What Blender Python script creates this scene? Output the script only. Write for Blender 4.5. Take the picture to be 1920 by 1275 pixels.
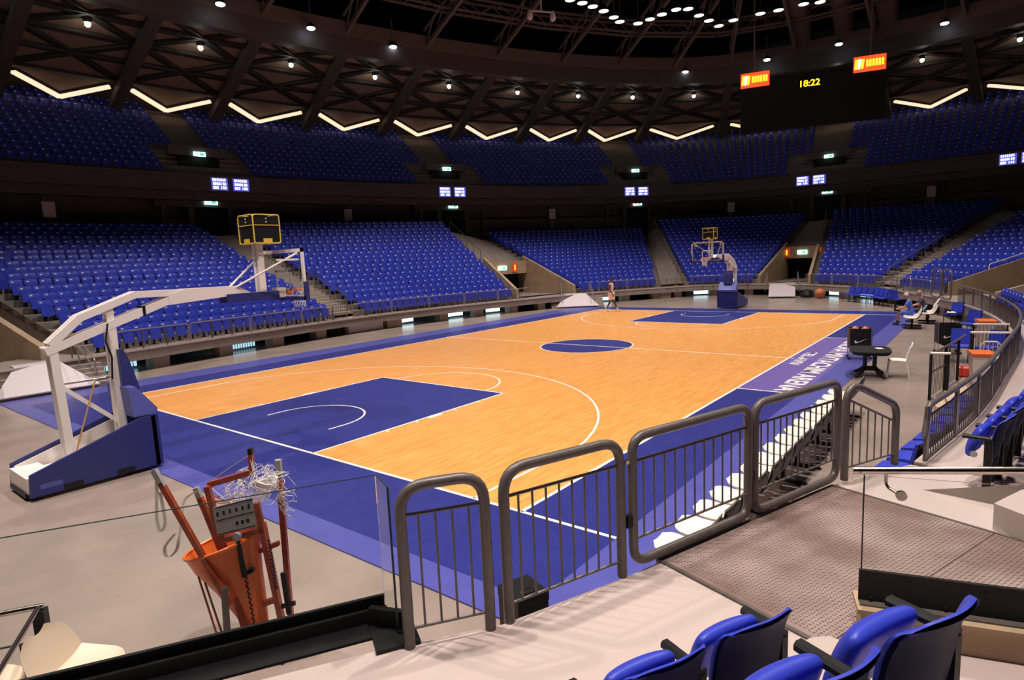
import bpy, bmesh, math, random
import numpy as np
from mathutils import Vector, Matrix
random.seed(7)
PI = math.pi
for o in list(bpy.data.objects): bpy.data.objects.remove(o)
COL = bpy.context.scene.collection
sc = bpy.context.scene

# ------------------------------------------------------------------ camera, world, exposure
CAM = Vector((-6.41668534, -5.10242552, 3.53864924))
YAW, PITCH, ROLL, FPX = .674895407, -.133090938, -.0449462009, 1145.43788
_f = Vector((math.cos(PITCH)*math.cos(YAW), math.cos(PITCH)*math.sin(YAW), math.sin(PITCH)))
_r = Vector((math.sin(YAW), -math.cos(YAW), 0)); _u = _r.cross(_f)
_r2 = _r*math.cos(ROLL)+_u*math.sin(ROLL); _u2 = -_r*math.sin(ROLL)+_u*math.cos(ROLL)
cd = bpy.data.cameras.new('camera'); cam = bpy.data.objects.new('camera', cd); COL.objects.link(cam)
cam.matrix_world = Matrix(((_r2.x, _u2.x, -_f.x, CAM.x), (_r2.y, _u2.y, -_f.y, CAM.y), (_r2.z, _u2.z, -_f.z, CAM.z), (0, 0, 0, 1)))
cd.sensor_fit = 'HORIZONTAL'; cd.sensor_width = 36; cd.lens = FPX/1920*36; cd.clip_start = .05; cd.clip_end = 400
sc.camera = cam
w = bpy.data.worlds.new('arena_air'); sc.world = w; w.use_nodes = True
bg = w.node_tree.nodes['Background']; bg.inputs[0].default_value = (1, .9, .85, 1); bg.inputs[1].default_value = .0015
vs = sc.view_settings; vs.view_transform = 'Standard'; vs.look = 'None'; vs.gamma = 1; vs.use_curve_mapping = False; vs.exposure = 0.0
LAMP_W = 9000          # radiant power of one court floodlight
LAMP_COL = (1, .89, .80)

# ------------------------------------------------------------------ materials
MATS = {}
def mat(name, col, rough=.5, metal=0, noise=0, scale=8, bump=0, coat=0, emit=None, estr=0, trans=0, spec=.5, alpha=1):
    if name in MATS: return MATS[name]
    m = bpy.data.materials.new(name); m.use_nodes = True; nt = m.node_tree; b = nt.nodes['Principled BSDF']
    b.inputs['Base Color'].default_value = (*col, 1); b.inputs['Roughness'].default_value = rough
    b.inputs['Metallic'].default_value = metal; b.inputs['Coat Weight'].default_value = coat
    b.inputs['Coat Roughness'].default_value = .08
    b.inputs['Specular IOR Level'].default_value = spec
    b.inputs['Transmission Weight'].default_value = trans
    b.inputs['Alpha'].default_value = alpha
    if emit: b.inputs['Emission Color'].default_value = (*emit, 1); b.inputs['Emission Strength'].default_value = estr
    if noise or bump:
        tc = nt.nodes.new('ShaderNodeTexCoord'); n = nt.nodes.new('ShaderNodeTexNoise'); n.inputs['Scale'].default_value = scale
        n.inputs['Detail'].default_value = 6; nt.links.new(tc.outputs['Object'], n.inputs['Vector'])
        if noise:
            r = nt.nodes.new('ShaderNodeValToRGB'); nt.links.new(n.outputs['Fac'], r.inputs[0])
            r.color_ramp.elements[0].position = .3; r.color_ramp.elements[1].position = .7
            r.color_ramp.elements[0].color = (*[c*(1-noise) for c in col], 1); r.color_ramp.elements[1].color = (*[min(1, c*(1+noise)) for c in col], 1)
            nt.links.new(r.outputs[0], b.inputs['Base Color'])
        if bump:
            bp = nt.nodes.new('ShaderNodeBump'); bp.inputs['Strength'].default_value = bump; bp.inputs['Distance'].default_value = .01
            nt.links.new(n.outputs['Fac'], bp.inputs['Height']); nt.links.new(bp.outputs[0], b.inputs['Normal'])
    MATS[name] = m; return m

def wood_mat():
    m = bpy.data.materials.new('court_wood'); m.use_nodes = True; nt = m.node_tree; b = nt.nodes['Principled BSDF']; L = nt.links.new
    tc = nt.nodes.new('ShaderNodeTexCoord')
    br = nt.nodes.new('ShaderNodeTexBrick'); br.inputs['Scale'].default_value = 1; br.offset = .37; br.offset_frequency = 2
    br.inputs['Brick Width'].default_value = 1.1; br.inputs['Row Height'].default_value = .085; br.inputs['Mortar Size'].default_value = .0015
    br.inputs['Color1'].default_value = (.86, .42, .125, 1); br.inputs['Color2'].default_value = (.78, .345, .085, 1); br.inputs['Mortar'].default_value = (.52, .24, .07, 1)
    br.inputs['Bias'].default_value = -.1
    L(tc.outputs['Object'], br.inputs['Vector'])
    mp = nt.nodes.new('ShaderNodeMapping'); mp.inputs['Scale'].default_value = (1.2, 14, 1); L(tc.outputs['Object'], mp.inputs['Vector'])
    n = nt.nodes.new('ShaderNodeTexNoise'); n.inputs['Scale'].default_value = 1.4; n.inputs['Detail'].default_value = 5; L(mp.outputs[0], n.inputs['Vector'])
    r = nt.nodes.new('ShaderNodeValToRGB'); r.color_ramp.elements[0].position = .34; r.color_ramp.elements[0].color = (.74, .66, .55, 1)
    r.color_ramp.elements[1].position = .6; r.color_ramp.elements[1].color = (1, 1, 1, 1); L(n.outputs['Fac'], r.inputs[0])
    mx = nt.nodes.new('ShaderNodeMix'); mx.data_type = 'RGBA'; mx.blend_type = 'MULTIPLY'; mx.inputs[0].default_value = .8
    L(br.outputs['Color'], mx.inputs[6]); L(r.outputs[0], mx.inputs[7]); L(mx.outputs[2], b.inputs['Base Color'])
    b.inputs['Roughness'].default_value = .33; b.inputs['Specular IOR Level'].default_value = .35
    return m

def concrete_mat(name, c, rough=.3, dark=.75, scale=.5, spec=.5):
    m = bpy.data.materials.new(name); m.use_nodes = True; nt = m.node_tree; b = nt.nodes['Principled BSDF']; L = nt.links.new
    tc = nt.nodes.new('ShaderNodeTexCoord')
    n = nt.nodes.new('ShaderNodeTexNoise'); n.inputs['Scale'].default_value = scale; n.inputs['Detail'].default_value = 6; n.inputs['Roughness'].default_value = .55
    L(tc.outputs['Object'], n.inputs['Vector'])
    r = nt.nodes.new('ShaderNodeValToRGB'); r.color_ramp.elements[0].position = .32; r.color_ramp.elements[1].position = .66
    r.color_ramp.elements[0].color = (*[k*dark for k in c], 1); r.color_ramp.elements[1].color = (*c, 1)
    L(n.outputs['Fac'], r.inputs[0]); L(r.outputs[0], b.inputs['Base Color'])
    n2 = nt.nodes.new('ShaderNodeTexNoise'); n2.inputs['Scale'].default_value = 2.3; n2.inputs['Detail'].default_value = 4; L(tc.outputs['Object'], n2.inputs['Vector'])
    mr = nt.nodes.new('ShaderNodeMapRange'); mr.inputs['To Min'].default_value = rough*.92; mr.inputs['To Max'].default_value = rough*1.1
    L(n2.outputs['Fac'], mr.inputs['Value']); L(mr.outputs[0], b.inputs['Roughness'])
    b.inputs['Specular IOR Level'].default_value = spec
    return m

def plate_mat():
    m = bpy.data.materials.new('tread_plate'); m.use_nodes = True; nt = m.node_tree; b = nt.nodes['Principled BSDF']; L = nt.links.new
    tc = nt.nodes.new('ShaderNodeTexCoord')
    n = nt.nodes.new('ShaderNodeTexNoise'); n.inputs['Scale'].default_value = 1.6; n.inputs['Detail'].default_value = 8; L(tc.outputs['Object'], n.inputs['Vector'])
    r = nt.nodes.new('ShaderNodeValToRGB'); r.color_ramp.elements[0].position = .35; r.color_ramp.elements[0].color = (.20, .125, .11, 1)
    r.color_ramp.elements[1].position = .65; r.color_ramp.elements[1].color = (.36, .265, .245, 1); L(n.outputs['Fac'], r.inputs[0])
    L(r.outputs[0], b.inputs['Base Color']); b.inputs['Roughness'].default_value = .5; b.inputs['Metallic'].default_value = .0; b.inputs['Specular IOR Level'].default_value = .3
    return m

M_WOOD = wood_mat()
M_CONC = concrete_mat('floor_concrete', (.36, .284, .248), .25, .72, .7)
M_PLAT = concrete_mat('platform_paint', (.60, .485, .455), .22, .88, .5)
M_TERR = concrete_mat('terrace_concrete', (.30, .26, .235), .6, .75, .8, .3)
M_SLAB = concrete_mat('slab_concrete', (.34, .28, .25), .55, .8, 1.2, .3)
M_PIER = concrete_mat('pier_concrete', (.46, .36, .30), .6, .8, 1.5, .3)
M_TAN = concrete_mat('tan_wall', (.50, .36, .24), .6, .78, 1.5, .3)
M_PLATE = plate_mat()
M_BLUE = mat('court_blue_paint', (.026, .032, .215), .34, noise=.12, scale=3)
M_LBLUE = mat('court_light_blue_paint', (.085, .09, .37), .34, noise=.08, scale=3)
M_PURP = mat('court_purple_paint', (.16, .11, .40), .34, noise=.06, scale=3)
M_LINE = mat('court_line_white', (.88, .84, .80), .4)
M_SEAT = mat('seat_blue_plastic', (.035, .055, .50), .4, spec=.35)
M_SEATB = mat('seat_shell_back', (.012, .014, .06), .5, spec=.03)
M_BLACK = mat('black_plastic', (.012, .012, .014), .45, spec=.25)
M_BLACKM = mat('black_matte', (.01, .01, .011), .8)
M_TAG = mat('seat_white_tag', (.9, .88, .92), .25)
M_RAIL = mat('rail_grey_paint', (.115, .098, .09), .35, noise=.12, scale=14)
M_RAILL = mat('rail_light_steel', (.42, .37, .33), .3, metal=.6)
M_PALE = mat('pale_painted_bar', (.78, .72, .69), .35)
M_STEEL = mat('stainless_steel', (.62, .57, .54), .18, metal=1)
M_WHITE = mat('hoop_white_paint', (.82, .75, .72), .3)
M_PAD = mat('hoop_blue_pad', (.022, .028, .16), .45)
M_PADL = mat('hoop_light_blue_pad', (.10, .12, .45), .45)
M_CREAM = mat('bench_cream_plastic', (.86, .78, .68), .35)
M_PEACH = mat('chair_peach_plastic', (.72, .56, .43), .4)
M_ORANGE = mat('orange_plastic', (.80, .16, .03), .35)
M_RED = mat('red_steel', (.36, .06, .025), .35, noise=.25, scale=12)
M_PINKW = mat('white_ramp_board', (.66, .58, .62), .45)
M_YEL = mat('yellow_frame', (.75, .52, .06), .35)
M_GREYP = mat('grey_sign_plate', (.36, .37, .39), .4)
M_NET = mat('white_cord', (.84, .80, .77), .7)
M_SKIN = mat('skin', (.50, .25, .16), .5)
M_SKIND = mat('dark_skin', (.13, .06, .035), .45)
M_SHIRTB = mat('blue_shirt', (.05, .15, .68), .7)
M_CLOTHW = mat('white_clothing', (.82, .72, .76), .75)
M_HAIRW = mat('white_hair', (.75, .68, .62), .8)
M_HAIRD = mat('dark_hair', (.015, .01, .009), .7)
M_DARKWALL = mat('concourse_wall', (.15, .128, .118), .7, noise=.15, scale=.6)
M_FASC = mat('fascia_paint', (.12, .095, .088), .6, noise=.1, scale=.8)
M_CEIL = mat('ceiling_panel', (.33, .235, .185), .7, noise=.1, scale=.5)
M_RIB = mat('ceiling_rib', (.035, .03, .026), .6)
M_BEAM = mat('ceiling_beam', (.12, .10, .088), .6)
M_TRUSS = mat('roof_truss_steel', (.20, .15, .12), .5)
M_ROOF = mat('roof_dark', (.012, .011, .012), .9)
M_LED = mat('led_strip', (1, .9, .75), .5, emit=(1, .74, .50), estr=1.15)
M_DOWN = mat('downlight', (1, 1, .9), .5, emit=(1, .97, .80), estr=22)
M_BLUL = mat('cool_downlight', (1, 1, 1), .5, emit=(.75, .8, 1), estr=9)
M_FLOOD = mat('floodlight_lens', (1, 1, 1), .5, emit=(1, .95, .92), estr=2.2)
M_TUBE = mat('under_stand_light', (.8, 1, 1), .5, emit=(.62, .9, 1), estr=2.6)
M_TUBEB = mat('under_stand_curtain_light', (.6, .9, 1), .5, emit=(.42, .74, .88), estr=1.1)
M_EXIT = mat('exit_sign_light', (.7, 1, .9), .5, emit=(.55, 1, .88), estr=3.0)
M_EXITG = mat('exit_sign_green', (.1, .6, .4), .5, emit=(.05, .55, .36), estr=1.6)
M_SCRB = mat('screen_blue', (.05, .05, .3), .4, emit=(.10, .11, .55), estr=1.0)
M_SCRW = mat('screen_white_text', (1, 1, 1), .4, emit=(.85, .85, 1), estr=2.2)
M_SCRR = mat('screen_red', (1, .1, 0), .4, emit=(1, .07, .015), estr=1.6)
M_SCRY = mat('screen_yellow', (1, .7, 0), .4, emit=(1, .50, .02), estr=2.6)
M_REDS = mat('red_sign', (.75, .08, .03), .4, emit=(.8, .07, .02), estr=.35)
M_PAPER = mat('paper_white', (.8, .74, .72), .7)
M_WOODT = mat('wood_step', (.50, .36, .25), .6, noise=.15)
M_BROWNSTICK = mat('wooden_pole', (.55, .30, .12), .5)
M_BINW = mat('bin_pale_plastic', (.72, .60, .55), .45)
M_GLASS = mat('clear_glass', (.93, .97, .96), .02, trans=1, spec=.5); M_GLASS.node_tree.nodes['Principled BSDF'].inputs['IOR'].default_value = 1.08
M_GLASSE = mat('glass_edge', (.02, .045, .04), .2, spec=.2)
M_SHADE = mat('painted_shade', (.01, .012, .012), .9)  # near-black colour standing in for shade inside openings
M_GREENISH = mat('under_stand_wall', (.06, .085, .08), .7)
M_BALLO = mat('ball_orange', (.62, .19, .07), .5)
M_TOWELB = mat('towel_blue', (.22, .38, .62), .8)
M_SHOE = mat('shoe_dark', (.03, .03, .06), .6)
M_LEG = mat('leggings_dark', (.06, .05, .09), .7)

# ------------------------------------------------------------------ mesh helpers
class MB:
    def __init__(s): s.v = []; s.f = []; s.m = []; s.mi = 0
    def add(s, vs, fs):
        k = len(s.v); s.v += [tuple(p) for p in vs]; s.f += [tuple(i+k for i in f) for f in fs]; s.m += [s.mi]*len(fs); return s
    def box(s, c, d, rz=0, mtx=None):
        x, y, z = d[0]/2, d[1]/2, d[2]/2
        vs = [Vector((a*x, b*y, e*z)) for e in (-1, 1) for a, b in ((-1, -1), (1, -1), (1, 1), (-1, 1))]
        R = mtx if mtx else Matrix.Rotation(rz, 3, 'Z')
        return s.add([R @ v+Vector(c) for v in vs], [(3, 2, 1, 0), (4, 5, 6, 7), (0, 1, 5, 4), (1, 2, 6, 5), (2, 3, 7, 6), (3, 0, 4, 7)])
    def b2(s, lo, hi): return s.box([(a+b)/2 for a, b in zip(lo, hi)], [b-a for a, b in zip(lo, hi)])
    def cbox(s, c, d, ch, mtx=None):
        """box with chamfered vertical outline in x,z (rounded look)"""
        x, z, y = d[0]/2, d[2]/2, d[1]/2
        o = [(-x+ch, -z), (x-ch, -z), (x, -z+ch), (x, z-ch), (x-ch, z), (-x+ch, z), (-x, z-ch), (-x, -z+ch)]
        R = mtx if mtx else Matrix.Identity(3)
        vs = [R @ Vector((a, -y, b))+Vector(c) for a, b in o]+[R @ Vector((a, y, b))+Vector(c) for a, b in o]
        n = 8
        return s.add(vs, [tuple(range(n)), tuple(range(2*n-1, n-1, -1))]+[((i+1) % n, i, i+n, (i+1) % n+n) for i in range(n)])
    def beam(s, a, b, wd, h, up=(0, 0, 1)):
        a, b = Vector(a), Vector(b); d = (b-a); L = d.length
        if L < 1e-6: return s
        d.normalize(); up = Vector(up)
        if abs(d.dot(up)) > .98: up = Vector((1, 0, 0))
        x = d.cross(up).normalized(); z = x.cross(d)
        return s.box((a+b)/2, (L, wd, h), mtx=Matrix((d, -x, z)).transposed())
    def prism(s, poly, axis, t0, t1):
        """extrude 2-D polygon along an axis: axis 'x': (y,z), 'y': (x,z), 'z': (x,y)"""
        def P(q, t): return {'x': (t, q[0], q[1]), 'y': (q[0], t, q[1]), 'z': (q[0], q[1], t)}[axis]
        n = len(poly); vs = [P(q, t0) for q in poly]+[P(q, t1) for q in poly]
        return s.add(vs, [tuple(range(n-1, -1, -1)), tuple(range(n, 2*n))]+[(i, (i+1) % n, (i+1) % n+n, i+n) for i in range(n)])
    def tube(s, path, r, n=8, closed=False, cap=True):
        path = [Vector(p) for p in path]; N = len(path); k0 = len(s.v); rings = []
        t = [(path[(i+1) % N]-path[i-1] if (closed or 0 < i < N-1) else (path[1]-path[0] if i == 0 else path[-1]-path[-2])).normalized() for i in range(N)]
        u = t[0].cross(Vector((0, 0, 1)));
        if u.length < .05: u = t[0].cross(Vector((1, 0, 0)))
        u.normalize(); vs = []
        for i in range(N):
            u = (u-t[i]*u.dot(t[i])).normalized(); v = t[i].cross(u)
            rr = r[i] if isinstance(r, (list, tuple)) else r
            vs += [path[i]+(u*math.cos(a)+v*math.sin(a))*rr for a in [2*PI*j/n for j in range(n)]]
        fs = []
        for i in range(N if closed else N-1):
            a, b = i*n, ((i+1) % N)*n
            fs += [(a+j, a+(j+1) % n, b+(j+1) % n, b+j) for j in range(n)]
        if cap and not closed: fs += [tuple(range(n-1, -1, -1)), tuple(range((N-1)*n, N*n))]
        return s.add(vs, fs)
    def lathe(s, prof, c=(0, 0, 0), n=16, sx=1, sy=1):
        vs = [(c[0]+r*sx*math.cos(2*PI*j/n), c[1]+r*sy*math.sin(2*PI*j/n), c[2]+z) for r, z in prof for j in range(n)]
        fs = [(i*n+j, i*n+(j+1) % n, (i+1)*n+(j+1) % n, (i+1)*n+j) for i in range(len(prof)-1) for j in range(n)]
        if prof[0][0] > 1e-4: fs.append(tuple(range(n-1, -1, -1)))
        if prof[-1][0] > 1e-4: fs.append(tuple(range((len(prof)-1)*n, len(prof)*n)))
        return s.add(vs, fs)
    def sphere(s, c, r, n=12, m=8, sc=(1, 1, 1)):
        prof = [(max(1e-5, math.sin(PI*i/m))*1, -math.cos(PI*i/m)) for i in range(m+1)]
        vs = [(c[0]+r*sc[0]*p*math.cos(2*PI*j/n), c[1]+r*sc[1]*p*math.sin(2*PI*j/n), c[2]+r*sc[2]*z) for p, z in prof for j in range(n)]
        return s.add(vs, [(i*n+j, i*n+(j+1) % n, (i+1)*n+(j+1) % n, (i+1)*n+j) for i in range(m) for j in range(n)])
    def grid(s, fn, nu, nv):
        vs = [fn(i/nu, j/nv) for j in range(nv+1) for i in range(nu+1)]
        return s.add(vs, [(j*(nu+1)+i, j*(nu+1)+i+1, (j+1)*(nu+1)+i+1, (j+1)*(nu+1)+i) for j in range(nv) for i in range(nu)])
    def slabgrid(s, fn, nu, nv, th):
        """thick curved sheet: fn(u,v)->Vector, th offset vector or callable(u,v)->Vector"""
        A = [Vector(fn(i/nu, j/nv)) for j in range(nv+1) for i in range(nu+1)]
        B = [p+(Vector(th(k % (nu+1)/nu, k//(nu+1)/nv)) if callable(th) else Vector(th)) for k, p in enumerate(A)]
        n = len(A); W = nu+1; fs = []
        for j in range(nv):
            for i in range(nu):
                q = (j*W+i, j*W+i+1, (j+1)*W+i+1, (j+1)*W+i); fs += [q, tuple(k+n for k in reversed(q))]
        ring = [i for i in range(W)]+[j*W+nu for j in range(1, nv+1)]+[nv*W+i for i in range(nu-1, -1, -1)]+[j*W for j in range(nv-1, 0, -1)]
        R = len(ring); fs += [(ring[(k+1) % R], ring[k], ring[k]+n, ring[(k+1) % R]+n) for k in range(R)]
        return s.add(A+B, fs)
    def mesh(s, name, mats, smooth=False):
        me = bpy.data.meshes.new(name); me.from_pydata(s.v, [], s.f); me.update()
        for m in (mats if isinstance(mats, (list, tuple)) else [mats]): me.materials.append(m)
        if isinstance(mats, (list, tuple)) and len(mats) > 1: me.polygons.foreach_set('material_index', s.m)
        if smooth:
            me.polygons.foreach_set('use_smooth', [True]*len(me.polygons))
            try: me.set_sharp_from_angle(angle=math.radians(40))
            except Exception: pass
        return me
    def build(s, name, mats, parent=None, smooth=False, **kw):
        return obj(name, s.mesh(name, mats, smooth), parent, **kw)

def obj(name, me, parent=None, loc=None, rz=None):
    o = bpy.data.objects.new(name, me); COL.objects.link(o)
    if parent: o.parent = parent
    if loc is not None: o.location = loc
    if rz is not None: o.rotation_euler = (0, 0, rz)
    return o
def tag(o, label, cat, group=None):
    o['label'] = label; o['category'] = cat
    if group: o['group'] = group
    return o
def thing(name, label, cat, loc=(0, 0, 0), rz=0, group=None):
    o = bpy.data.objects.new(name, None); COL.objects.link(o); o.location = loc; o.rotation_euler = (0, 0, rz); o.empty_display_size = .1
    return tag(o, label, cat, group)
def struct(name, mb, mats, smooth=False, parent=None):
    o = mb.build(name, mats, parent, smooth)
    if not parent: o['kind'] = 'structure'
    return o
def copy_tree(o, parent=None):
    c = o.copy(); COL.objects.link(c); c.parent = parent
    for ch in list(o.children): copy_tree(ch, c)
    return c
def fillet(pts, r, n=5):
    pts = [Vector(p) for p in pts]; out = [pts[0]]
    for i in range(1, len(pts)-1):
        a, b, c = pts[i-1], pts[i], pts[i+1]; d1 = (a-b).normalized(); d2 = (c-b).normalized()
        ang = d1.angle(d2); cut = min(r/math.tan(ang/2), (a-b).length*.49, (c-b).length*.49)
        p, q = b+d1*cut, b+d2*cut
        for k in range(n+1):
            t = k/n; out.append(p*(1-t)**2+b*2*t*(1-t)+q*t*t)
    return out+[pts[-1]]

# plan curves -------------------------------------------------------
class Curve2:
    def __init__(s, pts, step=.25):
        P = [np.array(p, float) for p in pts]; P = [2*P[0]-P[1]]+P+[2*P[-1]-P[-2]]; out = []
        for i in range(1, len(P)-2):
            for k in range(24):
                t = k/24; a, b, c, d = P[i-1], P[i], P[i+1], P[i+2]
                out.append(.5*((2*b)+(c-a)*t+(2*a-5*b+4*c-d)*t*t+(3*b-a-3*c+d)*t**3))
        out.append(P[-2]); s.p = np.array(out); L = np.r_[0, np.cumsum(np.linalg.norm(np.diff(s.p, axis=0), axis=1))]; s.L = L; s.len = L[-1]
    def at(s, l):
        return np.array([np.interp(l, s.L, s.p[:, 0]), np.interp(l, s.L, s.p[:, 1])])
    def nrm(s, l):                      # outward (left of travel is outward for our clockwise curve)
        a, b = s.at(max(0, l-.6)), s.at(min(s.len, l+.6)); d = (b-a)/np.linalg.norm(b-a); return np.array([-d[1], d[0]])
    def off(s, l, o): return s.at(l)+s.nrm(l)*o
    def near(s, q): return s.L[np.argmin(np.linalg.norm(s.p-np.array(q), axis=1))]
RIM = Curve2([(-12.6, 9), (-11.8, 12), (-8.8, 15.4), (-4.8, 17.8), (1.5, 19.4), (5.5, 20.1), (11, 20.9), (14, 21.1), (17, 21), (22, 20.3), (26, 19.3), (32.8, 17.2), (36.5, 15.1),
              (38.8, 13.4), (40.5, 10.8), (40.6, 8), (39.2, 4.9), (36.7, 2), (35.3, .6), (33.6, -.6), (29.2, -2.6), (24.6, -4.1), (20, -5.05), (15.5, -5.5), (12, -5.48), (8.4, -5.2), (5.2, -4.9), (2.3, -4.42)])
FASC = Curve2([(-16, 30), (-12, 32.5), (-4, 35.6), (3, 36.4), (10.8, 36.1), (17.6, 35.4), (23.2, 34.2), (33, 30.9), (42.7, 25.8), (50.6, 19.2), (54.0, 12.4), (54.9, 4.4), (54.6, -4.9), (52.5, -12), (49, -18)])
Z0 = .8
def V3(p, z): return Vector((float(p[0]), float(p[1]), z))

# ------------------------------------------------------------------ court floodlights (in the roof; added unseen ones carry the beams)
def floodlight(x, y, z, i, power=True, tilt=(0, 0), grp='court floodlights in the roof'):
    t = thing('floodlight', 'round white floodlight hanging in the dark roof above the court', 'floodlight', (x, y, z), 0, grp)
    MB().lathe([(.10, .42), (.16, .40), (.20, .2), (.36, .02), (.38, 0), (.36, -.01), (.30, .04)], n=16).build('housing', M_BLACK, t, True)
    MB().lathe([(.0001, -.005), (.33, -.005), (.33, .02), (.0001, .02)], n=20).build('lens', M_FLOOD, t)
    MB().tube([(0, 0, .40), (0, 0, 2.2)], .025, 6).build('hanger', M_TRUSS, t)
    if power:
        ld = bpy.data.lights.new('floodlight_beam', 'SPOT'); ld.energy = LAMP_W; ld.color = LAMP_COL; ld.spot_size = math.radians(102); ld.spot_blend = .6
        ld.shadow_soft_size = .33
        lo = obj('beam', ld, t, (0, 0, -.06)); lo.rotation_euler = (tilt[1], tilt[0], 0)
    return t
FL_SEEN = [(29.6, 17.6), (30.6, 17.3), (31.6, 17.1), (32.8, 16.95), (34.3, 17.0), (35.35, 17.1), (36.6, 16.3), (36.5, 15.3), (36.3, 14.3), (36.2, 13.2),
           (36.7, 12.55), (38.4, 12.45), (39.9, 12.3), (41.5, 12.15), (41.15, 10.95), (41.3, 9.1), (41.6, 7.95), (41.75, 6.35), (42.2, 5.4)]
for i, (x, y) in enumerate(FL_SEEN): floodlight(x, y, 20, i, power=False)
for i, (x, y) in enumerate([(4, -3), (14, -4), (24, -3), (4, 17.5), (14, 18.5), (23, 17.5), (-5, 3), (-6.5, 11), (-3, -4.5), (31, 3), (31, 12)]): floodlight(x, y, 20, i, True)  # unseen lamps added out of view to light court and stands

# ------------------------------------------------------------------ floor and court
struct('floor', MB().b2((-16, -12, -.3), (60, 40, -.02)), M_CONC)
court = struct('floor_court', MB().b2((0, 0, -.015), (28, 15, 0)), M_WOOD)
def flat(name, poly, z0, z1, m, label=None):
    o = MB().prism(poly, 'z', z0, z1).build(name, m, court)
    if label: o['label'] = label
    return o
def rect(x0, y0, x1, y1): return [(x0, y0), (x1, y0), (x1, y1), (x0, y1)]
# outer light blue band, then dark blue band (each strip a mat laid on the concrete)
for r_ in (rect(-2.15, -2.18, 29.7, -1.5), rect(-2.15, 16.35, 29.7, 17.7), rect(-2.15, -1.5, -1.72, 16.35)): flat('light_blue_band', r_, -.018, -.001, M_LBLUE, 'light blue outer band')
for r_ in (rect(-1.72, -1.5, 29.7, 0), rect(-1.72, 15, 29.7, 16.35), rect(-1.72, 0, 0, 15), rect(28, 0, 29.7, 15)): flat('dark_blue_band', r_, -.018, -.001, M_BLUE, 'dark blue border band')
flat('sponsor_panel', rect(9.03, -1.5, 19.1, 0), -.01, .001, M_PURP, 'purple panel beside the sideline')
def seg(name, a, b, wd=.05, z=.0035):
    a, b = Vector((*a, 0)), Vector((*b, 0)); d = (b-a).normalized(); n = Vector((-d.y, d.x, 0))*wd/2
    return MB().prism([(p.x, p.y) for p in (a+n, a-n, b-n, b+n)], 'z', .0005, z).build(name, M_LINE, court)
def arc(name, c, r, a0, a1, wd=.05, n=48, z=.0035):
    m = MB(); k = [a0+(a1-a0)*i/n for i in range(n+1)]
    vs = [(c[0]+(r+s*wd/2)*math.cos(a), c[1]+(r+s*wd/2)*math.sin(a), z) for a in k for s in (-1, 1)]
    return m.add(vs, [(2*i, 2*i+1, 2*i+3, 2*i+2) for i in range(n)]).build(name, M_LINE, court)
for nm, a, b in (('sideline', (0, -.0), (28, 0)), ('sideline', (0, 15), (28, 15)), ('baseline', (0, -1.5), (0, 15)), ('baseline', (28, -1.5), (28, 15)), ('midline', (14, -.15), (14, 15.15)),
                 ('panel_edge_line', (9.03, 0), (9.03, -1.5)), ('panel_edge_line', (19.1, 0), (19.1, -1.5))): seg(nm, a, b, .06)
flat('centre_circle', [(14+1.8*math.cos(2*PI*k/72), 7.5+1.8*math.sin(2*PI*k/72)) for k in range(72)], .0002, .0014, M_BLUE)
arc('centre_circle_line', (14, 7.5), 1.8, 0, 2*PI, n=72)
for sx, x0 in ((1, 0), (-1, 28)):
    X = lambda d: x0+sx*d
    flat('key_area', rect(min(X(0), X(5.8)), 5.05, max(X(0), X(5.8)), 9.95), .0002, .0014, M_BLUE)
    for y in (5.05, 9.95): seg('key_line', (X(0), y), (X(5.8), y))
    seg('free_throw_line', (X(5.8), 5.025), (X(5.8), 9.975))
    a0 = 0 if sx > 0 else PI
    arc('free_throw_arc', (X(5.8), 7.5), 1.8, a0-PI/2, a0+PI/2)
    arc('no_charge_arc', (X(1.575), 7.5), 1.25, a0-PI/2, a0+PI/2)
    for s in (-1, 1): seg('no_charge_line', (X(1.2), 7.5+s*1.25), (X(1.575), 7.5+s*1.25))
    th = math.acos(6.6/6.75); arc('three_point_arc', (X(1.575), 7.5), 6.75, a0-PI/2+th, a0+PI/2-th, n=80)
    for y in (.9, 14.1): seg('three_point_line', (X(0), y), (X(1.575+6.75*math.sin(th)), y))
    for s in (-1, 1):
        y = 7.5+s*2.45
        for d, wdt in ((1.75, .05), (2.6, .05), (3.0, .4), (3.85, .05), (4.7, .05)):
            flat('lane_mark', rect(min(X(d), X(d+wdt)), min(y, y+s*.13), max(X(d), X(d+wdt)), max(y, y+s*.13)), .0005, .0036, M_LINE)
def text_mesh(txt, size, name, mt, parent, mtx, extrude=0, width=None):
    c = bpy.data.curves.new('t', 'FONT'); c.body = txt; c.size = size; c.align_x = 'LEFT'; c.extrude = extrude; c.offset = size*.02
    to = bpy.data.objects.new('t', c); COL.objects.link(to); bpy.context.view_layer.update()
    me = bpy.data.meshes.new_from_object(to.evaluated_get(bpy.context.evaluated_depsgraph_get())); bpy.data.objects.remove(to)
    if width:
        xs = [v.co.x for v in me.vertices]; k = width/(max(xs)-min(xs)); x0 = min(xs)
        for v in me.vertices: v.co.x = (v.co.x-x0)*k
    me.transform(mtx); me.materials.clear(); me.materials.append(mt)
    o = obj(name, me, parent); return o
def tm(x, y, z=.003):            # text read from the far side of the court: runs towards -X, top towards -Y
    return Matrix.Translation((x, y, z)) @ Matrix.Rotation(PI, 4, 'Z')
text_mesh('MENORA MIVTACHIM ARENA', .72, 'sponsor_lettering', M_LINE, court, tm(18.75, -.86), width=9.55)
text_mesh('TEL-AVIV', .46, 'city_lettering', M_LINE, court, tm(15.4, -.24), width=2.55)

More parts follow.
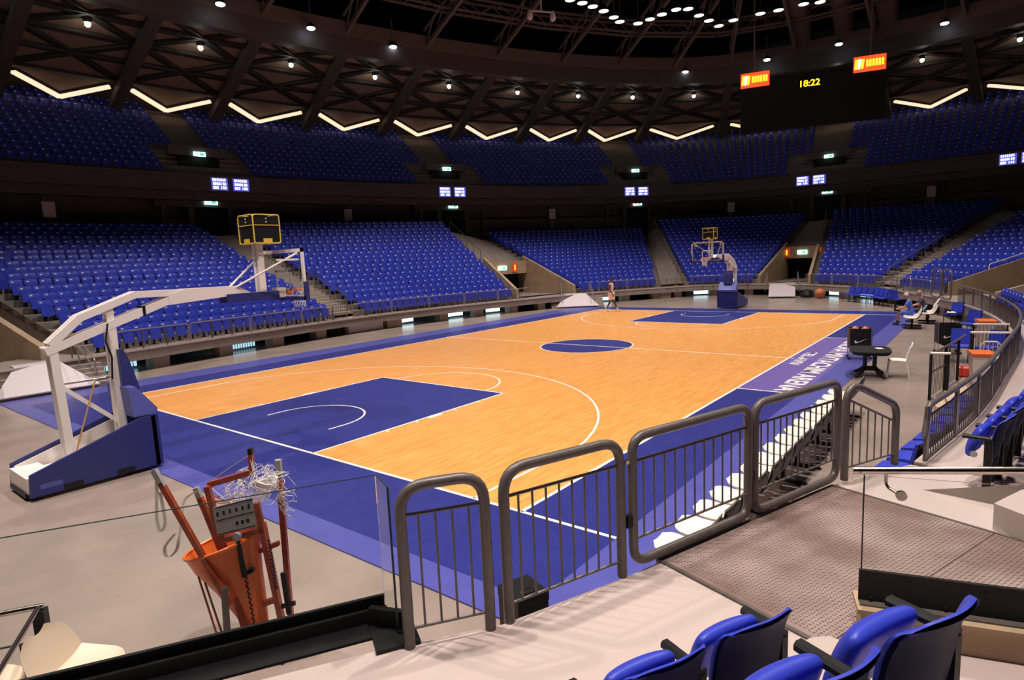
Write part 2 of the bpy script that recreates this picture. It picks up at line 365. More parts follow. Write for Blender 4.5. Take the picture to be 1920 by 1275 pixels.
# ------------------------------------------------------------------ stand platform (slab on piers) round the court
def strip(curve, l0, l1, o0, o1, z0, z1, n):
    """solid strip along a curve between two offsets"""
    m = MB(); ls = [l0+(l1-l0)*i/n for i in range(n+1)]; vs = []
    for l in ls:
        a, b = curve.off(l, o0), curve.off(l, o1); vs += [V3(a, z0), V3(a, z1), V3(b, z1), V3(b, z0)]
    fs = [(0, 1, 2, 3), tuple(4*n+k for k in (3, 2, 1, 0))]
    for i in range(n):
        for k in range(4): fs.append((4*i+k, 4*(i+1)+k, 4*(i+1)+(k+1) % 4, 4*i+(k+1) % 4))
    return m.add(vs, [tuple(reversed(f)) for f in fs])
plat = struct('floor_stand_platform', strip(RIM, 0, RIM.len, 0, 2.6, .42, Z0, 160), M_SLAB)
strip(RIM, 0, RIM.len, -.03, .10, Z0-.03, Z0+.03, 160).build('kerb', M_PLAT, plat)
strip(RIM, 0, RIM.len, 3.0, 3.2, -.02, .6, 120).build('under_stand_wall', M_GREENISH, plat)
for q in ((-9.5, 14.6), (-7, 16.6), (-4.2, 18), (3.3, 20), (6.0, 20.4), (8.8, 20.8), (11.3, 21.1), (19.7, 21), (22.4, 20.4), (25.0, 19.7), (27.3, 19), (34.6, 16.6), (36.6, 15), (38.2, 14), (40.0, 12), (40.6, 9.6),
          (39.4, 5.3), (37.5, 3), (34.5, 0), (31.3, -1.8), (28.6, -2.9), (25.8, -3.8), (22.5, -4.6), (19, -5.2), (15, -5.5), (10, -5.4)):
    l = RIM.near(q); c = RIM.off(l, .55); n = RIM.nrm(l)
    o = MB().box((0, 0, .2), (.62, .55, .44)).build('pier', M_PIER, plat, loc=(c[0], c[1], 0), rz=math.atan2(n[1], n[0])-PI/2)
l = RIM.near((14.3, 21)); c = RIM.off(l, .5)
MB().box((0, 0, .2), (2.3, .4, .44)).build('panel_wall', M_PINKW, plat, loc=(c[0], c[1], 0), rz=0)
l = RIM.near((12.7, 21)); c = RIM.off(l, .7); MB().box((0, 0, .2), (.9, .08, .44)).build('vent_grille', M_BLACK, plat, loc=(c[0], c[1], 0))

# near corner platform, where the photographer stands
GL = [(-3.86, -1.84), (-3.17, -2.29), (-2.03, -2.74), (1.30, -3.82), (2.25, -4.36)]
near_pl = struct('floor_corner_platform', MB().prism([(-7.6, .55), (-3.9, -1.76)]+GL[1:]+[(2.1, -7.2), (-7.6, -7.2)], 'z', .3, Z0), M_PLAT)
strip(RIM, RIM.near((24, -4.2)), RIM.len, .1, 2.59, Z0, Z0+.012, 50).build('walkway', M_PLAT, near_pl)
MB().prism([(-7.5, .35), (-3.95, -1.9), (-3.2, -2.4), (-2.05, -2.84), (1.2, -3.9), (2.05, -4.4), (2.05, -7), (-7.5, -7)], 'z', -.02, .3).build('front_wall', M_SLAB, near_pl)

# checker-plate deck behind the gates
du = Vector((.9467, -.3220, 0)); dv = Vector((-.3220, -.9467, 0)); D0 = Vector((-1.62, -2.86, Z0))
deck = struct('floor_tread_plate_deck', MB(), M_PLATE)
for k, (v0, v1) in enumerate(((0, 1.515), (1.525, 3.2))):
    q = [D0+du*a+dv*b for a, b in ((0, v0), (2.75, v0), (2.75, v1), (0, v1))]
    MB().prism([(p.x, p.y) for p in q], 'z', Z0+.001, Z0+.014).build('steel_plate', M_PLATE, deck)
m = MB()                                   # raised tread pattern: short bars in alternating directions
for i in range(78):
    for j in range(88):
        p = D0+du*(.06+i*.0345)+dv*(.08+j*.0345)+Vector((0, 0, .016))
        a = (PI/4 if (i+j) % 2 else -PI/4)+math.atan2(du.y, du.x); ca, sa = math.cos(a)*.0155, math.sin(a)*.0155
        nx, ny = -sa*.32, ca*.32
        m.add([(p.x-ca, p.y-sa, p.z-.002), (p.x+nx, p.y+ny, p.z+.0015), (p.x+ca, p.y+sa, p.z-.002), (p.x-nx, p.y-ny, p.z+.0015)], [(0, 3, 2, 1)])
M_TREAD = mat('tread_bars', (.15, .105, .095), .5, spec=.4)
o = m.build('tread_bars', M_TREAD, deck); o['kind'] = 'stuff'
for a, b in (((-.02, -.03), (-.02, 3.2)), ((2.77, -.03), (2.77, 3.2)), ((-.02, -.02), (2.77, -.02))):
    p, q = D0+du*a[0]+dv*a[1], D0+du*b[0]+dv*b[1]; MB().beam(p+Vector((0, 0, .004)), q+Vector((0, 0, .004)), .035, .03).build('edge_angle', M_RAIL, deck)

# ------------------------------------------------------------------ seating sections: ruled, slightly bowed patches
class Sec:
    def __init__(s, key, FL, FR, BL, BR, n, zt, bow=.3, first=0):
        s.key = key; s.c = [np.array(p, float) for p in (FL, FR, BL, BR)]; s.n = n; s.zt = zt; s.bow = bow; s.first = first
    def pt(s, u, t):
        FL, FR, BL, BR = s.c; p = (FL*(1-u)+FR*u)*(1-t)+(BL*(1-u)+BR*u)*t
        d = (FR-FL); n = np.array([-d[1], d[0]])/np.linalg.norm(d); return p+n*s.bow*4*u*(1-u)
    def z(s, i): return Z0+(s.zt-Z0)*i/(s.n-1)
SECS = [Sec('a', (-13.5, 16.0), (-4.6, 20.6), (-22, 30), (-4.4, 36.0), 19, 5.75),
        Sec('b', (.9, 20.3), (12.6, 21.9), (-1.6, 35.6), (12.7, 35.0), 19, 5.75),
        Sec('c', (14.2, 22.0), (26.0, 20.3), (14.2, 34.6), (29.4, 29.6), 19, 5.85),
        Sec('d', (31.2, 18.9), (38.1, 15.4), (34.0, 29.6), (48.9, 21.9), 16, 5.05, .4),
        Sec('e', (39.7, 14.2), (41.6, 9.2), (46.4, 19.8), (55.4, 8.8), 17, 5.6, .4),
        Sec('f', (40.2, 5.2), (36.4, .6), (54.4, 7.0), (56.6, -5.2), 19, 5.68, .3),
        Sec('g', (34.9, -.5), (30.0, -3.2), (54.0, -6.3), (48.0, -15.5), 17, 5.0, .2),
        Sec('h', (23.2, -5.05), (1.35, -4.95), (27.0, -18), (-.5, -18), 16, 5.0, 1.05)]
SK = {s.key: s for s in SECS}
def inset(s, u, t): return s.pt(u, t)
def terrace(s, u0, u1, nrow0=1):
    m = MB(); n = s.n; NU = 8
    for i in range(nrow0, n):
        t0 = (i-.45)/(n-1); t1 = (i+.55)/(n-1) if i < n-1 else (i+2.5)/(n-1); z = s.z(i); zb = s.z(i-1)-.05
        us = [u0+(u1-u0)*k/NU for k in range(NU+1)]; vs = []
        for u in us:
            a, b = s.pt(u, t0), s.pt(u, t1); vs += [V3(a, zb), V3(a, z), V3(b, z)]
        fs = []
        for k in range(NU): fs += [(3*k, 3*k+3, 3*k+4, 3*k+1), (3*k+1, 3*k+4, 3*k+5, 3*k+2)]
        fs += [(0, 1, 2), (3*NU+2, 3*NU+1, 3*NU)]
        m.add(vs, fs)
    return m
def riser_wall(s, u, h=0):            # closing side wall of a section
    m = MB(); vs = []; n = s.n
    for i in range(n):
        a = s.pt(u, (i-.45)/(n-1)); vs += [V3(a, 0), V3(a, s.z(i)+h)]
    return m.add(vs, [(2*i, 2*i+2, 2*i+3, 2*i+1) for i in range(n-1)])
for s in SECS:
    o = struct('floor_terrace_%s' % ('one two three four five six seven eight'.split()['abcdefgh'.index(s.key)]), terrace(s, 0, 1), M_TERR)
    for u in (0, 1): riser_wall(s, u).build('side_wall', M_SLAB, o)
# aisles and the roofs over vomitories between neighbouring sections
def aisle(sa, sb, ua, ub, r0, name, w0=0):
    m = MB(); N = 2*min(sa.n, sb.n)-2
    for k in range(2*r0, N+1):
        t0 = (k-.9)/N; t1 = (k+.1)/N; za = (sa.z(0)+(sa.zt-Z0)*k/N); zb = (sb.z(0)+(sb.zt-Z0)*k/N)
        p = [sa.pt(ua, t0), sb.pt(ub, t0), sb.pt(ub, t1+.002), sa.pt(ua, t1+.002)]
        dz = (sa.zt-Z0)/N
        m.add([V3(p[0], za-dz), V3(p[1], zb-dz), V3(p[0], za), V3(p[1], zb), V3(p[2], zb), V3(p[3], za)], [(0, 1, 3, 2), (2, 3, 4, 5)])
    return struct(name, m, M_STEP)
M_STEP = concrete_mat('stair_concrete', (.42, .36, .32), .6, .8, 1.2, .3)
ai1 = aisle(SK['b'], SK['c'], 1, 0, 1, 'floor_aisle_stairs_one')
ai2 = aisle(SK['c'], SK['d'], 1, 0, 8, 'floor_aisle_stairs_two')
ai3 = aisle(SK['d'], SK['e'], 1, 0, 1, 'floor_aisle_stairs_three')
ai4 = aisle(SK['e'], SK['f'], 1, 0, 8, 'floor_aisle_stairs_four')
ai5 = aisle(SK['f'], SK['g'], 1, 0, 1, 'floor_aisle_stairs_five')
ai0 = aisle(SK['a'], SK['b'], 1, 0, 9, 'floor_aisle_stairs_six')
ai6 = aisle(SK['g'], SK['h'], 1, 0, 9, 'floor_aisle_stairs_seven')
# vomitory mouths: sloped tan parapets, a lintel wall, its opening's shade painted as a dark panel
def vomitory(sa, sb, ua, ub, r0, name, signs, hp=.62, shift=0):
    st = struct(name, MB(), M_TAN)
    N = min(sa.n, sb.n)-1; rr = r0-.6
    for s, u in ((sa, ua), (sb, ub)):
        m = MB(); vs = []; k = int(r0)+1
        nb = (sb.pt(ub, .3)-sa.pt(ua, .3)); nb = nb/np.linalg.norm(nb)*(.22 if s is sa else -.22)
        for i in range(k):
            p = s.pt(u, i/(s.n-1))+nb/.22*shift; z = s.z(i)+hp
            vs += [V3(p, .5), V3(p, z), V3(p+nb, z), V3(p+nb, .5)]
        fs = [(0, 1, 2, 3), tuple(4*(k-1)+j for j in (3, 2, 1, 0))]
        for i in range(k-1):
            for j in range(4): fs.append((4*i+j, 4*i+4+j, 4*i+4+(j+1) % 4, 4*i+(j+1) % 4))
        m.add(vs, fs).build('parapet', M_TAN, st)
    t = rr/N; a, b = sa.pt(ua, t), sb.pt(ub, t); zt = sa.z(r0)+.25; zl = zt-.95
    d = b-a; L = np.linalg.norm(d); mid = (a+b)/2; ang = math.atan2(d[1], d[0])
    MB().box((0, 0, (zt+zl)/2), (L, .25, zt-zl)).build('lintel', M_TAN, st, loc=(mid[0], mid[1], 0), rz=ang)
    MB().box((0, 1.2, (zl+.4)/2+.2), (L, .1, zl-.3)).build('shade_panel', M_SHADE, st, loc=(mid[0], mid[1], 0), rz=ang)
    MB().box((0, -1.5, Z0-.1), (L, 6.0, .2)).build('landing', M_SLAB, st, loc=(mid[0], mid[1], 0), rz=ang)
    return mid, ang, (zt+zl)/2, L
VOM = [vomitory(SK['c'], SK['d'], 1, 0, 8, 'wall_vomitory_one', 1), vomitory(SK['e'], SK['f'], 1, 0, 8, 'wall_vomitory_two', 2),
       vomitory(SK['a'], SK['b'], 1, 0, 9, 'wall_vomitory_three', 0, .45, 1.0), vomitory(SK['g'], SK['h'], 1, 0, 9, 'wall_vomitory_four', 0)]

# ------------------------------------------------------------------ concourse wall, fascia, upper tier
FL0, FL1 = 0, FASC.len
ZF = 9.8
struct('trim_1', strip(FASC, FL0, FL1, 0, .25, ZF-1.0, ZF, 90), M_FASC)
struct('trim_2', strip(FASC, FL0, FL1, -.12, .22, ZF-.12, ZF+.03, 90), M_FASC)
struct('trim_3', strip(FASC, FL0, FL1, .5, 1.1, ZF-1.55, ZF-1.02, 90), M_FASC)
struct('ceiling_concourse', strip(FASC, FL0, FL1, .25, 5, ZF-1.03, ZF-.85, 90), M_FASC)
wallc = struct('wall_concourse', strip(FASC, FL0, FL1, 4.2, 4.5, 4.0, ZF-.9, 90), M_DARKWALL)
struct('floor_concourse', strip(FASC, FL0, FL1, 1.2, 4.5, 4.3, 5.0, 90), M_TERR)
struct('wall_concourse_parapet', strip(FASC, FL0, FL1, 3.2, 3.4, 5.0, 7.2, 90), M_DARKWALL)
up = struct('floor_upper_tier', MB(), M_TERR)
m = MB()
for i in range(15):
    o0 = .3+i*.62; z = ZF-.1+i*.42
    m2 = strip(FASC, FL0, FL1, o0, o0+.66 if i < 14 else o0+3, z-.45, z, 70); m.add(m2.v, m2.f)
m.build('upper_terrace', M_TERR, up)
struct('wall_upper_back', strip(FASC, FL0, FL1, 10.2, 10.5, 9, 18, 70), M_DARKWALL)

# ------------------------------------------------------------------ ceiling ring over the upper tier
LS = [FASC.near(q) for q in ((7.82, 36.03), (13.98, 35.86), (20.04, 34.99), (26.08, 33.53), (32.13, 31.54), (37.99, 28.88), (43.08, 25.73), (47.4, 22.12), (51.02, 17.66))]
bay = (LS[-1]-LS[0])/(len(LS)-1)
LB = [LS[0]-bay*k for k in (3, 2, 1)]+LS
while LB[-1]+bay < FASC.len: LB.append(LB[-1]+bay)
LB = [l for l in LB if l > 0]; NB = len(LB)
def ubay(u):                         # u in bay units -> curve length
    return float(np.interp(u, range(NB), LB)+ (min(0, u)*bay) + max(0, u-(NB-1))*bay)
KR = [(7.6, 15.5), (5.6, 16.4), (3.6, 17.15), (1.6, 17.75), (-.4, 18.25), (-2.2, 18.8)]
def cnode(k, u):
    l = min(max(ubay(u), .01), FASC.len-.01); p = FASC.off(l, KR[k][0]); return V3(p, KR[k][1])
ceil = struct('ceiling', strip(FASC, 0, FASC.len, -2.6, 9.9, 19.2, 19.3, 60), M_ROOF)
for i in range(NB):
    for k in range(5):
        odd = k % 2
        for tri in range(2):
            if odd == 0: T = [(k, i), (k+1, i+.5), (k+1, i-.5)] if tri == 0 else [(k+1, i+.5), (k, i), (k, i+1)]
            else: T = [(k, i-.5), (k, i+.5), (k+1, i)] if tri == 0 else [(k, i+.5), (k+1, i+1), (k+1, i)]
            if k == 0 and tri == 1: continue
            if any(u > NB-1+.5 for _, u in T): continue
            P = [cnode(a, u) for a, u in T]; c = (P[0]+P[1]+P[2])/3
            Q = [c+(p-c)*.84 for p in P]; up_ = Vector((0, 0, .10))
            if (Q[1]-Q[0]).cross(Q[2]-Q[0]).z > 0: Q.reverse()
            MB().add([q+up_ for q in Q]+[q+up_*2 for q in Q], [(0, 1, 2), (5, 4, 3), (0, 3, 4, 1), (1, 4, 5, 2), (2, 5, 3, 0)]).build('panel', M_CEIL, ceil)
    for k in range(6):
        if k and i < NB-1:
            a = cnode(k, i+(.5 if k % 2 else 0)); b = cnode(k, i+(1.5 if k % 2 else 1)); MB().beam(a, b, .62, .16).build('rib', M_RIB, ceil)
        if k < 5:
            for s_ in (-.5, .5):
                a = cnode(k, i+(.5 if k % 2 else 0)); b = cnode(k+1, i+(.5 if k % 2 else 0)+s_)
                if k == 0: continue
                MB().beam(a, b, .55, .16).build('rib', M_RIB, ceil)
    MB().beam(cnode(5, i+.5)+Vector((0, 0, -.1)), cnode(0, i+.5)+Vector((0, 0, -.2)), .7, .5).build('radial_beam', M_BEAM, ceil)
    # V-shaped light strip along the two free edges of the outermost panel
    if i == NB-1: continue
    t = thing('led_strip_light', 'V-shaped warm white light strip along the ceiling edge above the upper seats', 'light strip', (0, 0, 0), 0, 'V-shaped ceiling edge strips')
    A = cnode(0, i)+Vector((0, 0, -.12))
    for s_ in (-.5, .5):
        B = cnode(1, i+s_)+Vector((0, 0, -.12)); B = A+(B-A)*.80
        MB().beam(A, B, .30, .2).build('light_tube', M_LED, t); MB().beam(A+Vector((0, 0, .15)), B+Vector((0, 0, .15)), .3, .14).build('housing', M_BEAM, t)
    d = cnode(3, i+.5)*0+V3(FASC.at(LB[i]), 17.95)
    t = thing('ceiling_downlight', 'small round warm downlight set in a ceiling panel', 'downlight', d-Vector((0, 0, .12)), 0, 'downlights in the ceiling panels')
    MB().sphere((0, 0, -.02), .15, 14, 8).build('bulb', M_DOWN, t, True); MB().lathe([(.15, .08), (.2, .08), (.2, .35), (.15, .35)], n=14).build('trim_ring', M_BEAM, t)
struct('trim_4', strip(FASC, 0, FASC.len, -3.0, -2.2, 18.2, 19.4, 80), M_BEAM)
struct('trim_5', strip(FASC, 0, FASC.len, -3.0, -2.7, 19.4, 20.4, 80), M_TRUSS)
# hanging cool downlights round the inner ring
for q in ((8.5, 33.5), (14.52, 33.69), (20.67, 33.23), (27.18, 32.17), (34.22, 30.25), (39.93, 28.3), (45.38, 25.88), (50.95, 18.7), (53.0, 11.99), (53.2, 6.27), (54.02, -.9)):
    t = thing('pendant_lamp', 'small cool white lamp hanging from the inner ring truss', 'lamp', (CAM.x+(q[0]-CAM.x)*.95, CAM.y+(q[1]-CAM.y)*.95, 19.17), 0, 'cool lamps along the inner ring')
    MB().sphere((0, 0, 0), .27, 16, 8, (1, 1, .35)).build('lens', M_BLUL, t, True); MB().lathe([(.30, .04), (.32, .06), (.2, .25), (.08, .35), (.0001, .36)], n=14).build('shade', M_BLACK, t)
    MB().tube([(0, 0, .3), (0, 0, 2)], .03, 6).build('hanger', M_TRUSS, t)
# roof and trusses
struct('ceiling_roof', MB().b2((-30, -30, 27), (72, 60, 27.3)), M_ROOF)
rt = struct('ceiling_roof_trusses', MB(), M_TRUSS)
def truss(a, b, h, wd, name='truss', n=12):
    a, b = Vector(a), Vector(b); d = b-a; x = Vector((-d.y, d.x, 0)).normalized()*wd/2; m = MB(); up_ = Vector((0, 0, h))
    for s_ in (-1, 1):
        m.beam(a+x*s_, b+x*s_, .14, .14); m.beam(a+x*s_+up_, b+x*s_+up_, .14, .14)
        for k in range(n):
            p, q = a+d*k/n, a+d*(k+1)/n
            m.beam(p+x*s_+(up_ if k % 2 else up_*0), q+x*s_+(up_*0 if k % 2 else up_), .06, .06)
    for k in range(n+1): m.beam(a+d*k/n-x, a+d*k/n+x, .05, .05)
    return m.build(name, M_TRUSS, rt)
for oo, z in ((-6.5, 21), (-13, 22)):
    N = 12
    for k in range(N):
        l0, l1 = FASC.len*k/N, FASC.len*(k+1)/N; truss(V3(FASC.off(l0, oo), z), V3(FASC.off(l1, oo), z), .9, .8, 'ring_truss', 6)
for i in range(0, NB-1):
    l = ubay(i+.5); a, b = V3(FASC.off(l, -2.5), 19.6), V3(FASC.off(l, -17), 23)
    m = MB().beam(a, b, .22, .3); m.beam(a+Vector((0, 0, 1.3)), b+Vector((0, 0, 1.3)), .16, .16)
    for k in range(8): m.beam(a+(b-a)*k/8, a+(b-a)*(k+1)/8+Vector((0, 0, 1.3)), .08, .08)
    m.build('radial_truss', M_TRUSS, rt)
for q in ((1, 0), (2, 3.5), (3, 7)):          # three broad ducts above the video wall
    a, b = Vector((43+q[1]*.2, 7.5-q[1]*.75, 22.5)), Vector((53.5, 9.0-q[1]*.9, 20.6)); MB().tube([a, (a+b)/2+Vector((0, 0, .3)), b], .75, 14).build('air_duct', M_TRUSS, rt, True)

# ------------------------------------------------------------------ stadium seats
def seat_meshes():
    W = .46
    def back(u, v):
        x = (u-.5)*W*(1-.10*max(0, v-.75)*4*.5); z = .42+.42*v-(.03 if v > .99 else 0)*abs(u-.5)*2; y = -.10-.09*v+.035*((u-.5)*2)**2+.02*math.sin(PI*v)
        return Vector((x, y, z))
    b = MB().slabgrid(back, 6, 5, (0, -.03, .004)).mesh('backrest', M_SEAT, True)
    def pan(u, v):
        x = (u-.5)*.42; z = .20+.37*v; y = .06-.08*v+.012*math.sin(PI*u)
        return Vector((x, y, z))
    p = MB().slabgrid(pan, 4, 3, (0, .05, .012)).mesh('seat_pan', M_SEAT, True)
    a = MB(); a.box((0, -.12, .22), (.08, .06, .44)); a.box((0, -.1, .01), (.14, .2, .02)); a.box((-.25, -.02, .56), (.045, .26, .04)); a.box((-.25, -.12, .30), (.04, .05, .52))
    fr = a.mesh('frame', M_BLACK)
    t = MB().box((.09, -.142, .745), (.095, .012, .055)).mesh('white_tag', M_TAG)  # small white plate on the upper backrest
    return b, p, fr, t
ME_BACK, ME_PAN, ME_FRAME, ME_TAG = seat_meshes()
def seat_rows(s):
    """yield (row, x, y, z, yaw) for one section"""
    for i in range(s.n):
        t = i/(s.n-1); a, b = s.pt(0, t), s.pt(1, t); L = sum(np.linalg.norm(s.pt((k+1)/8, t)-s.pt(k/8, t)) for k in range(8))
        n = int((L-.5)/.535)
        for k in range(n):
            u = (.25+.2675+(L-.5-n*.535)/2+k*.535)/L; p = s.pt(u, t); q = s.pt(min(1, u+.02), t)-s.pt(max(0, u-.02), t); q = q/np.linalg.norm(q)
            yield i, p[0], p[1], s.z(i), math.atan2(q[1], q[0])+PI
ALL = []
for s in SECS:
    for r in seat_rows(s): ALL.append((s.key,)+r)
def in_view(x, y, z):
    d = Vector((x, y, z))-CAM; f = d.dot(_f)
    return f > .5 and abs(d.dot(_r2)/f*FPX) < 945 and -620 < -d.dot(_u2)/f*FPX < 620
ALL.sort(key=lambda q: (Vector((q[1+1], q[3], q[4]))-CAM).length)
seen = [q for q in ALL if in_view(q[2], q[3], q[4]+.65)]
NSING = 292
single = set(seen[:NSING])
SECN = {'a': 'block past the large ramp', 'b': 'block beside the large white ramp', 'c': 'block past the first aisle', 'd': 'block behind the player',
        'e': 'block behind the distant hoop', 'f': 'block above the bench chairs', 'g': 'block above the gated landing', 'h': 'block along the curved rail'}
ORD = 'front second third fourth fifth sixth seventh eighth ninth tenth eleventh twelfth thirteenth fourteenth fifteenth sixteenth seventeenth eighteenth nineteenth'.split()
CNT = {}; NEARH = []
for (k, row, x, y, z, yaw) in seen[:NSING]:
    lab = 'blue folding seat in the %s row, %s' % (ORD[row], SECN[k])
    if k == 'h' and row == 0 and x < 7: NEARH.append((x, y, z, yaw)); continue
    t = thing('stadium_seat', lab, 'seat', (x, y, z), yaw, 'blue seats, %s row, %s' % (ORD[row], SECN[k])); CNT[lab] = CNT.get(lab, 0)+1
    obj('backrest', ME_BACK, t); obj('seat_pan', ME_PAN, t); obj('frame', ME_FRAME, t); obj('white_tag', ME_TAG, t)
def seat_stuff(name, places, label, cat, parts):
    V, F, MI = [], [], []; off = 0
    base = []
    for me, mi in parts:
        co = np.empty(len(me.vertices)*3); me.vertices.foreach_get('co', co); base.append((co.reshape(-1, 3), [tuple(p.vertices) for p in me.polygons], mi))
    for (x, y, z, yaw) in places:
        c, s_ = math.cos(yaw), math.sin(yaw); R = np.array([[c, -s_, 0], [s_, c, 0], [0, 0, 1]])
        for co, fs, mi in base:
            V.append(co @ R.T+np.array([x, y, z])); F += [tuple(i+off for i in f) for f in fs]; MI += [mi]*len(fs); off += len(co)
    me = bpy.data.meshes.new(name); me.from_pydata(np.concatenate(V).tolist(), [], F)
    for m_ in (M_SEAT, M_TAG): me.materials.append(m_)
    me.polygons.foreach_set('material_index', MI); me.polygons.foreach_set('use_smooth', [True]*len(MI)); me.set_sharp_from_angle(angle=math.radians(40))
    o = obj(name, me); tag(o, label, cat); o['kind'] = 'stuff'; return o
def low_seat():
    def back(u, v): return Vector(((u-.5)*.46*(1 if v < .9 else .86), -.10-.09*v+.03*((u-.5)*2)**2, .40+.43*v))
    b = MB().slabgrid(back, 4, 3, (0, -.03, 0)).mesh('lb', M_SEAT)
    p = MB().box((0, .03, .385), (.43, .05, .37)).mesh('lp', M_SEAT); t = MB().box((.09, -.15, .745), (.10, .03, .06)).mesh('lt', M_TAG)
    return b, p, t
lb, lp, lt = low_seat()
rest = [(q[2], q[3], q[4], q[5]) for q in ALL if q not in single and (q[0] not in 'h' or q[1] < 9)]
seat_stuff('stadium_seat_rows', rest, 'rows of blue folding seats filling the lower stands round the court', 'seats', [(lb, 0), (lp, 0), (lt, 1)])
ups = []
gaps = [FASC.near(q) for q in ((14, 35.85), (32.3, 31.2), (48, 21.8), (54.77, 7.4), (53, -10))]
for i in range(14):
    o0 = .62+i*.62; z = ZF-.1+i*.42; l = .4
    while l < FASC.len-.4:
        if all(abs(l-g) > (1.3 if i > 4 else 3.0) for g in gaps):
            p = FASC.off(l, o0); n = FASC.nrm(l); ups.append((p[0], p[1], z, math.atan2(n[1], n[0])+PI/2))
        l += .56
seat_stuff('upper_seat_rows', ups, 'rows of dark blue folding seats in the unlit upper tier', 'seats', [(lb, 0), (lt, 1)])

# ------------------------------------------------------------------ the close-up seats in front of the camera
def big_seat(name, label, loc, rz, group=None, arm=(1,)):
    t = thing(name, label, 'seat', loc, rz, group)
    def back(u, v):
        wd = .47*(1-.16*max(0, (v-.8)/.2)**2); x = (u-.5)*wd; z = .36+.48*v-.035*max(0, (v-.9)/.1)*(abs(u-.5)*2)**3
        y = -.10-.10*v-.055*max(0, v-.6)**2*6+.05*((u-.5)*2)**2*(.4+v*.6)
        return Vector((x, y, z))
    MB().slabgrid(back, 14, 14, (0, -.012, 0)).build('backrest', M_SEAT, t, True)
    MB().slabgrid(lambda u, v: back(.02+u*.96, v*.95)+Vector((0, -.0125, 0)), 12, 10, (0, -.018, 0)).build('back_shell', M_SEATB, t, True)
    def pan(u, v):
        x = (u-.5)*.43*(1-.25*max(0, v-.82)**2*12); z = .34+.33*v; y = .06-.11*v+.03*math.sin(PI*u)*.5
        return Vector((x, y, z))
    pn_ = MB().slabgrid(pan, 5, 5, lambda u, v: (0, .06+.05*math.sin(PI*u)**.5*math.sin(PI*min(.98, v+.02))**.5, .02)).build('seat_pan', M_SEAT, t)
    pn_.data.polygons.foreach_set('use_smooth', [True]*len(pn_.data.polygons)); sb_ = pn_.modifiers.new('soft', 'SUBSURF'); sb_.levels = 2; sb_.render_levels = 2
    for s_ in arm:
        MB().cbox((s_*.265, .0, .60), (.055, .26, .045), .012).build('armrest', M_BLACK, t)
        MB().box((s_*.265, -.10, .30), (.04, .07, .58)).build('side_frame', M_BLACK, t)
        m = MB(); m.lathe([(.0001, 0), (.035, 0), (.035, .012), (.0001, .012)], n=14); 
        o = m.build('hinge_cap', M_GREYP, t, True); o.location = (s_*.292, .02, .42); o.rotation_euler = (0, s_*PI/2, 0)
    for s_ in (-1, 1):
        MB().beam((s_*.17, -.10, .36), (s_*.17, -.06, 0), .04, .06).build('leg', M_BLACK, t)
    return t
ra = Vector((.913, -.407)); na = Vector((.407, .913)); YA = math.atan2(ra.y, ra.x)
A0 = Vector((-3.54, -4.11)); B0 = Vector((-3.92, -4.82))
ROWA = ['blue tip-up seat at the aisle end of the row before the checker plate', 'blue tip-up seat second from the aisle beside the checker plate', 'blue tip-up seat third from the aisle beside the checker plate']
for (x, y, z, yaw) in NEARH: big_seat('tip_up_seat', 'blue tip-up seat on the near walkway behind the curved rail', (x, y, z), yaw, 'tip-up seats behind the curved rail', arm=(-1,))
ROWB = ['blue tip-up seat in the raised row against the low tan wall', 'blue tip-up seat second from the low tan wall', 'blue tip-up seat third from the low tan wall']
for k in range(3):
    p = A0-ra*.56*k; big_seat('tip_up_seat', ROWA[k], (p.x, p.y, Z0+.18), YA, 'tip-up seats beside the camera', arm=(1,) if k else (1, ))
for k in range(3):
    p = B0-ra*.56*k; big_seat('tip_up_seat', ROWB[k], (p.x, p.y, Z0+.66), YA, 'tip-up seats beside the camera', arm=(1,))
def rowpoly(c, l, r, f, b):
    P = [c-ra*l+na*f, c+ra*(r-.15)+na*f, c+ra*(r-.04)+na*(f-.05), c+ra*r+na*(f-.18), c+ra*r-na*b, c-ra*l-na*b]; return [tuple(p) for p in reversed(P)]
struct('floor_raised_row', MB().prism(rowpoly(A0, 4, 1.30, .36, 1.2), 'z', Z0, Z0+.18), M_PLAT)
struct('floor_upper_row', MB().prism(rowpoly(B0, 4, .42, .36, 1.2), 'z', Z0+.18, Z0+.66), M_PLAT)

